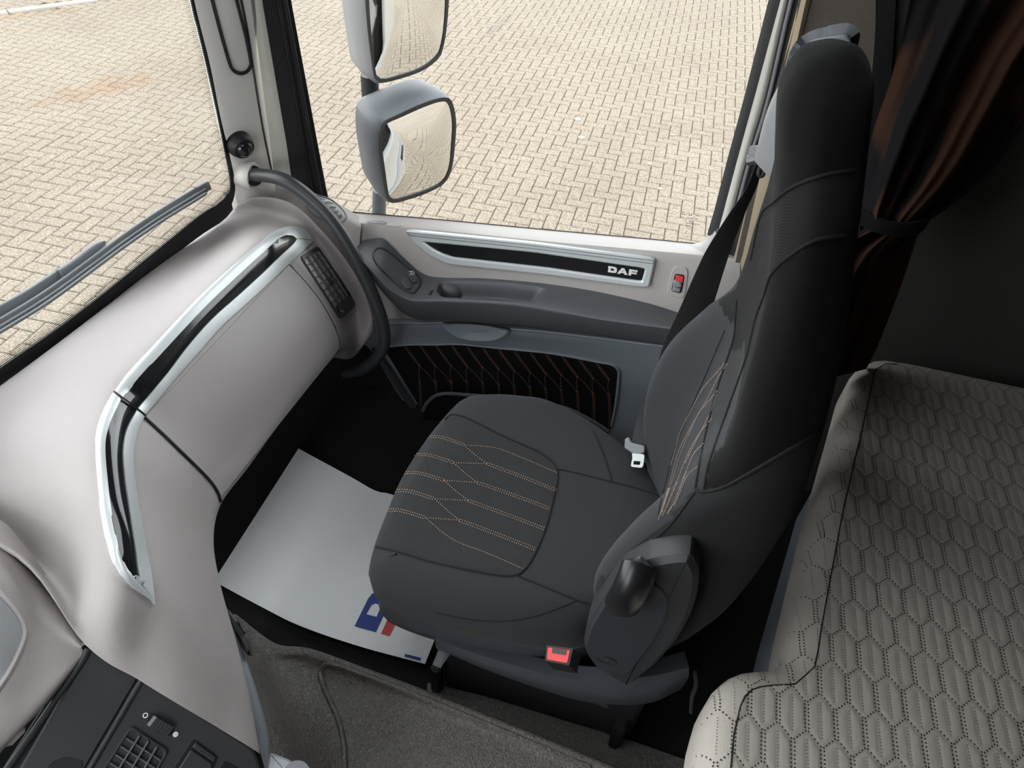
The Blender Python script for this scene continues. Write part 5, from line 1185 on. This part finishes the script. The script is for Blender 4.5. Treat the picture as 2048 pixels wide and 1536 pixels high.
for pl_, dbl in LN:
    (xa, ya), (xb, yb) = pl_; L = math.hypot(xb - xa, yb - ya); step = 0.0052 if dbl is not None else 0.0045; n_ = max(2, int(L / step))
    for k in range(n_):
        t = (k + .5) / n_; x, y = xa + (xb - xa) * t, ya + (yb - ya) * t
        if not (0.2 < x < 1.13 and 0.15 < y < 1.46) or not inside(x, y, BIN): continue
        mark(x, y, 1.0 if dbl is not None else 0.6)
        for o_ in ((-0.0026, 0.0026) if dbl else (0,)):
            c, nn_ = zt(x + o_, y)
            if c is None: continue
            if nn_.z < 0: nn_ = -nn_
            r = 0.0015 if dbl is not None else 0.0009
            e1 = Vector((1, 0, 0)) - nn_ * nn_.x; e1.normalize(); e2 = nn_.cross(e1); c = c + nn_ * 0.0012
            if c.z > 0.558: c.z = 0.5616
            dots.add([c + e1 * r, c + e2 * r * 1.2, c - e1 * r, c - e2 * r * 1.2], [(0, 1, 2, 3)])
def puff(x, y):
    i, j = x / cell - .5, (y + 0.6) / cell - .5; a, b = math.floor(i), math.floor(j); s, t = i - a, j - b
    g_ = lambda p, q: occ.get((p, q), 0)
    return (g_(a, b) * (1 - s) + g_(a + 1, b) * s) * (1 - t) + (g_(a, b + 1) * (1 - s) + g_(a + 1, b + 1) * s) * t
vs, fs, idx = [], [], {}
for j in range(ny + 1):
    for i in range(nx + 1):
        x = x0 + (x1 - x0) * i / nx; y = y0 + (y1 - y0) * j / ny
        if inside(x, y, tin):
            idx[(i, j)] = len(vs); vs.append(Vector((x, y, 0.5592 + 0.0018 * (1 - puff(x, y)))))
for (i, j), a in idx.items():
    q = [(i, j), (i + 1, j), (i + 1, j + 1), (i, j + 1)]
    if all(k in idx for k in q): fs.append(tuple(idx[k] for k in q))
mesh('quilted_top', vs, fs, M['mattress'], bk, True)
dots.build('perforations', M['perf'], bk, kind='stuff')
pip = [loops[-1][k] for k in range(n)]
vis = [p + Vector((0, 0, 0.001)) for p in pip if p.y > -0.3 and p.x < 0.6 and p.y < 1.44]
tube('piping', vis, circ(0.0011, 6), M['perf'], bk)
bb = empty('storage_locker', (0.75, 0.4, 0.0)); tag(bb, 'grey storage locker in the shadow under the mattress', 'locker')
bag = Bag(); lo = [Vector((p.x, p.y, 0.0)) for p in off(ol, 0.05)]; hi = [Vector((p.x, p.y, 0.399)) for p in off(ol, 0.05)]
bag.add(lo + hi, gfaces(2, n, 0, True) + [tuple(range(n)), tuple(range(n, 2 * n))]); bag.build('base_board', M['doorgrey'], bb, True, angle=40)

# ================================================================== curtain
ct = empty('curtain', P(1780, 440, y=1.38)); tag(ct, 'dark brown patterned sleeper curtain gathered by a black tieback', 'curtain')
lft = [(-280, 1850), (-100, 1838), (26, 1815), (110, 1795), (182, 1774), (250, 1750), (313, 1734), (370, 1724), (417, 1722), (440, 1726), (458, 1728), (500, 1640), (560, 1590), (615, 1550), (690, 1535), (800, 1490)]  # lower flare hidden behind the seat is added to block light on the bunk
rgt = [(-280, 2420), (-100, 2300), (26, 2190), (110, 2120), (182, 2080), (250, 2042), (313, 2004), (370, 1955), (417, 1895), (440, 1862), (458, 1842), (500, 1826), (560, 1806), (615, 1786), (690, 1756), (738, 1733)]
LL = uspline([(u, v, 0) for v, u in lft], 5); RR = uspline([(u, v, 0) for v, u in rgt], 5); g = []
for i, (a, b) in enumerate(zip(LL, RR)):
    w = (b - a).length; row = []
    for k in range(61):
        t = k / 60; q = a.lerp(b, t)
        amp = 0.012 + 0.016 * min(1, w / 300); fold = amp * (math.sin(t * 15 + a.y * .004) + 0.35 * math.sin(t * 37 + 1.3 + a.y * .006))
        bulge = 0.05 * math.sin(math.pi * t) * min(1, w / 250)
        row.append(P(q.x, q.y, y=1.41 - 0.21 * (1 - t) * sm((a.y - 455) / 110) - bulge + fold - 0.03 * math.exp(-((a.y - 445) / 40) ** 2)))
    g.append(row)
surf('cloth', g, M['curtain'], ct, 0.0, None, 80)
tb = [P(u, v, y=yy) for u, v, yy in ((1716, 418, 1.40), (1730, 437, 1.365), (1760, 452, 1.335), (1800, 460, 1.33), (1838, 455, 1.35), (1852, 448, 1.40))]
tube('tieback', tb, rrect(0.028, 0.006), M['seatblack'], ct, up=Vector((0.2, -1, 0.2)), n=30)

# ================================================================== mirrors outside the door
def mirror(name, label, glass_px, cen, nrm, depth, back_shift, mt, bez=0.010, back_scale=0.72, dome=0.012):
    n = nrm.normalized(); c0 = PL(cen[0], cen[1], MC, n)
    ring = spline([PL(a, b, MC, n) for a, b in glass_px], 64, True); cg = sum(ring, Vector()) / len(ring)
    o = empty(name, c0 - Vector((0, 0, 0.12))); tag(o, label, 'mirror', 'wing mirrors outside the passenger window')
    rim = [cg + (p - cg) * (1 + bez / (p - cg).length * 1.0) for p in ring]
    L = [rim]
    for s, d, k in ((1.03, 0.012, 0), (1.02, 0.05, .15), (0.95, 0.10, .5), (back_scale, depth * 0.9, .9), (back_scale * 0.6, depth, 1.0), (0.02, depth * 1.02, 1)):
        L.append([cg + (p - cg) * s - n * d + back_shift * k for p in rim])
    L = [[cg + (p - cg) * 0.985 + n * 0.0 for p in rim]] + L
    v = [p for l in L for p in l]; f = gfaces(len(L), 64, 0, True); mesh('housing', v, f, mt, o, True, 60)
    bzl = [ring, [p + n * 0.003 for p in ring], [p + n * 0.003 for p in rim], [p - n * 0.004 for p in rim]]
    mesh('bezel', [p for l in bzl for p in l], gfaces(4, 64, 0, True), M['black'], o, True, 40)
    gl = []
    for k in range(9):
        s = 1 - k / 8 if k < 8 else 0.01; gl.append([cg + (p - cg) * s + n * (dome * (1 - s * s) + 0.0005) for p in ring])
    mesh('mirror_glass', [p for l in gl for p in l], gfaces(9, 64, 0, True), M['mirror'], o, True)
    return o, cg, n
MC = P(835, 300, y=1.80)
mirror('wing_mirror', 'lower wide angle wing mirror in a grey housing, below the taller one', [(764, 262), (772, 247), (800, 234), (850, 212), (884, 202), (898, 210), (905, 245), (903, 290), (898, 335), (884, 362), (850, 380), (800, 396), (784, 397), (776, 385), (770, 345), (764, 300)], (835, 300), Vector((.82, -.45, -.11)), 0.13, Vector((-0.02, 0.02, 0.02)), M['mirrorh'], 0.012, 0.80, 0.020)
MC = P(805, 40, y=1.82)
mirror('wing_mirror', 'upper tall main wing mirror cut off by the window top', [(735, -40), (732, -170), (750, -215), (800, -228), (875, -215), (893, -180), (893, -60), (889, 40), (882, 90), (872, 112), (840, 135), (790, 152), (765, 157), (752, 150), (747, 120), (740, 50)], (805, -20), Vector((.82, -.49, -.03)), 0.12, Vector((-0.02, 0.01, 0.0)), M['mirrorlight'], 0.010, 0.80, 0.010)
ma = empty('mirror_arm', P(758, 420, y=1.80)); tag(ma, 'dark tube carrying both wing mirrors', 'mirror arm')
tube('upper_tube', [P(739, 150, y=1.86), P(740, 175, y=1.86), P(742, 205, y=1.86)], circ(0.025, 18), M['black'], ma, n=6)
tube('lower_tube', [P(759, 380, y=1.86), P(758, 420, y=1.86), P(758, 470, y=1.84), P(758, 540, y=1.66)], circ(0.022, 18), M['mirrorh'], ma, n=14)

# ================================================================== windscreen wiper
wp = empty('windscreen_wiper', PS(0, 660, 0.03)); tag(wp, 'grey windscreen wiper resting across the lower windscreen', 'wiper')
bl = [(-260, 800), (-120, 722), (0, 652), (100, 590), (200, 517), (250, 480), (320, 432), (380, 395), (412, 375)]
P1 = spline([PS(u, v - 4, 0.030) for u, v in bl], 50); tube('spoiler', P1, rrect(0.020, 0.009), M['wiperl'], wp, up=Vector((1, 0, 0.3)))
P2 = spline([PS(u, v + 5, 0.016) for u, v in bl], 50); tube('blade', P2, rrect(0.011, 0.010), M['wiper'], wp, up=Vector((1, 0, 0.3)))
P3 = spline([PS(u, v + 12, 0.006) for u, v in bl], 50); tube('rubber_lip', P3, rrect(0.006, 0.008), M['wiperl'], wp, up=Vector((1, 0, 0.3)))
tube('arm', [PS(u, v, 0.055) for u, v in ((-300, 790), (-120, 690), (0, 622), (60, 588), (125, 545))], rrect(0.022, 0.012), M['wiperl'], wp, up=Vector((1, 0, 0.3)), n=24)
tube('adapter', [PS(u, v, 0.05) for u, v in ((120, 548), (150, 528), (180, 505), (204, 488), (210, 484))], rrect(0.020, 0.016), M['wiperl'], wp, up=Vector((1, 0, 0.3)), n=16, scales=[1] * 13 + [0.9, 0.7, 0.4])
for k in range(9):
    u, v = 184 + 3.4 * k, 512 - 2.7 * k; tube('adapter_rib', [PS(u, v - 3, 0.046), PS(u + 2, v + 7, 0.03)], circ(0.0016, 6), M['wiperl'], wp)
tube('end_cap', [PS(u, v, 0.026) for u, v in ((395, 383), (408, 375), (416, 371))], rrect(0.022, 0.016), M['wiper'], wp, up=Vector((1, 0, 0.3)), n=6)

# unseen driver's half of the sleeper curtain, added to keep light off the bunk
dc = empty('curtain', (0.185, -0.3, 0.3)); tag(dc, 'added unseen half of the dark sleeper curtain, blocking light from the driver side', 'curtain')
g = []
for i in range(2):
    g.append([Vector((0.185 + 0.02 * math.sin(k * 1.25), -0.71 + 0.78 * k / 60, 0.30 + 1.72 * i)) for k in range(61)])
surf('cloth', g, M['curtain'], dc, 0.002, None, 80)
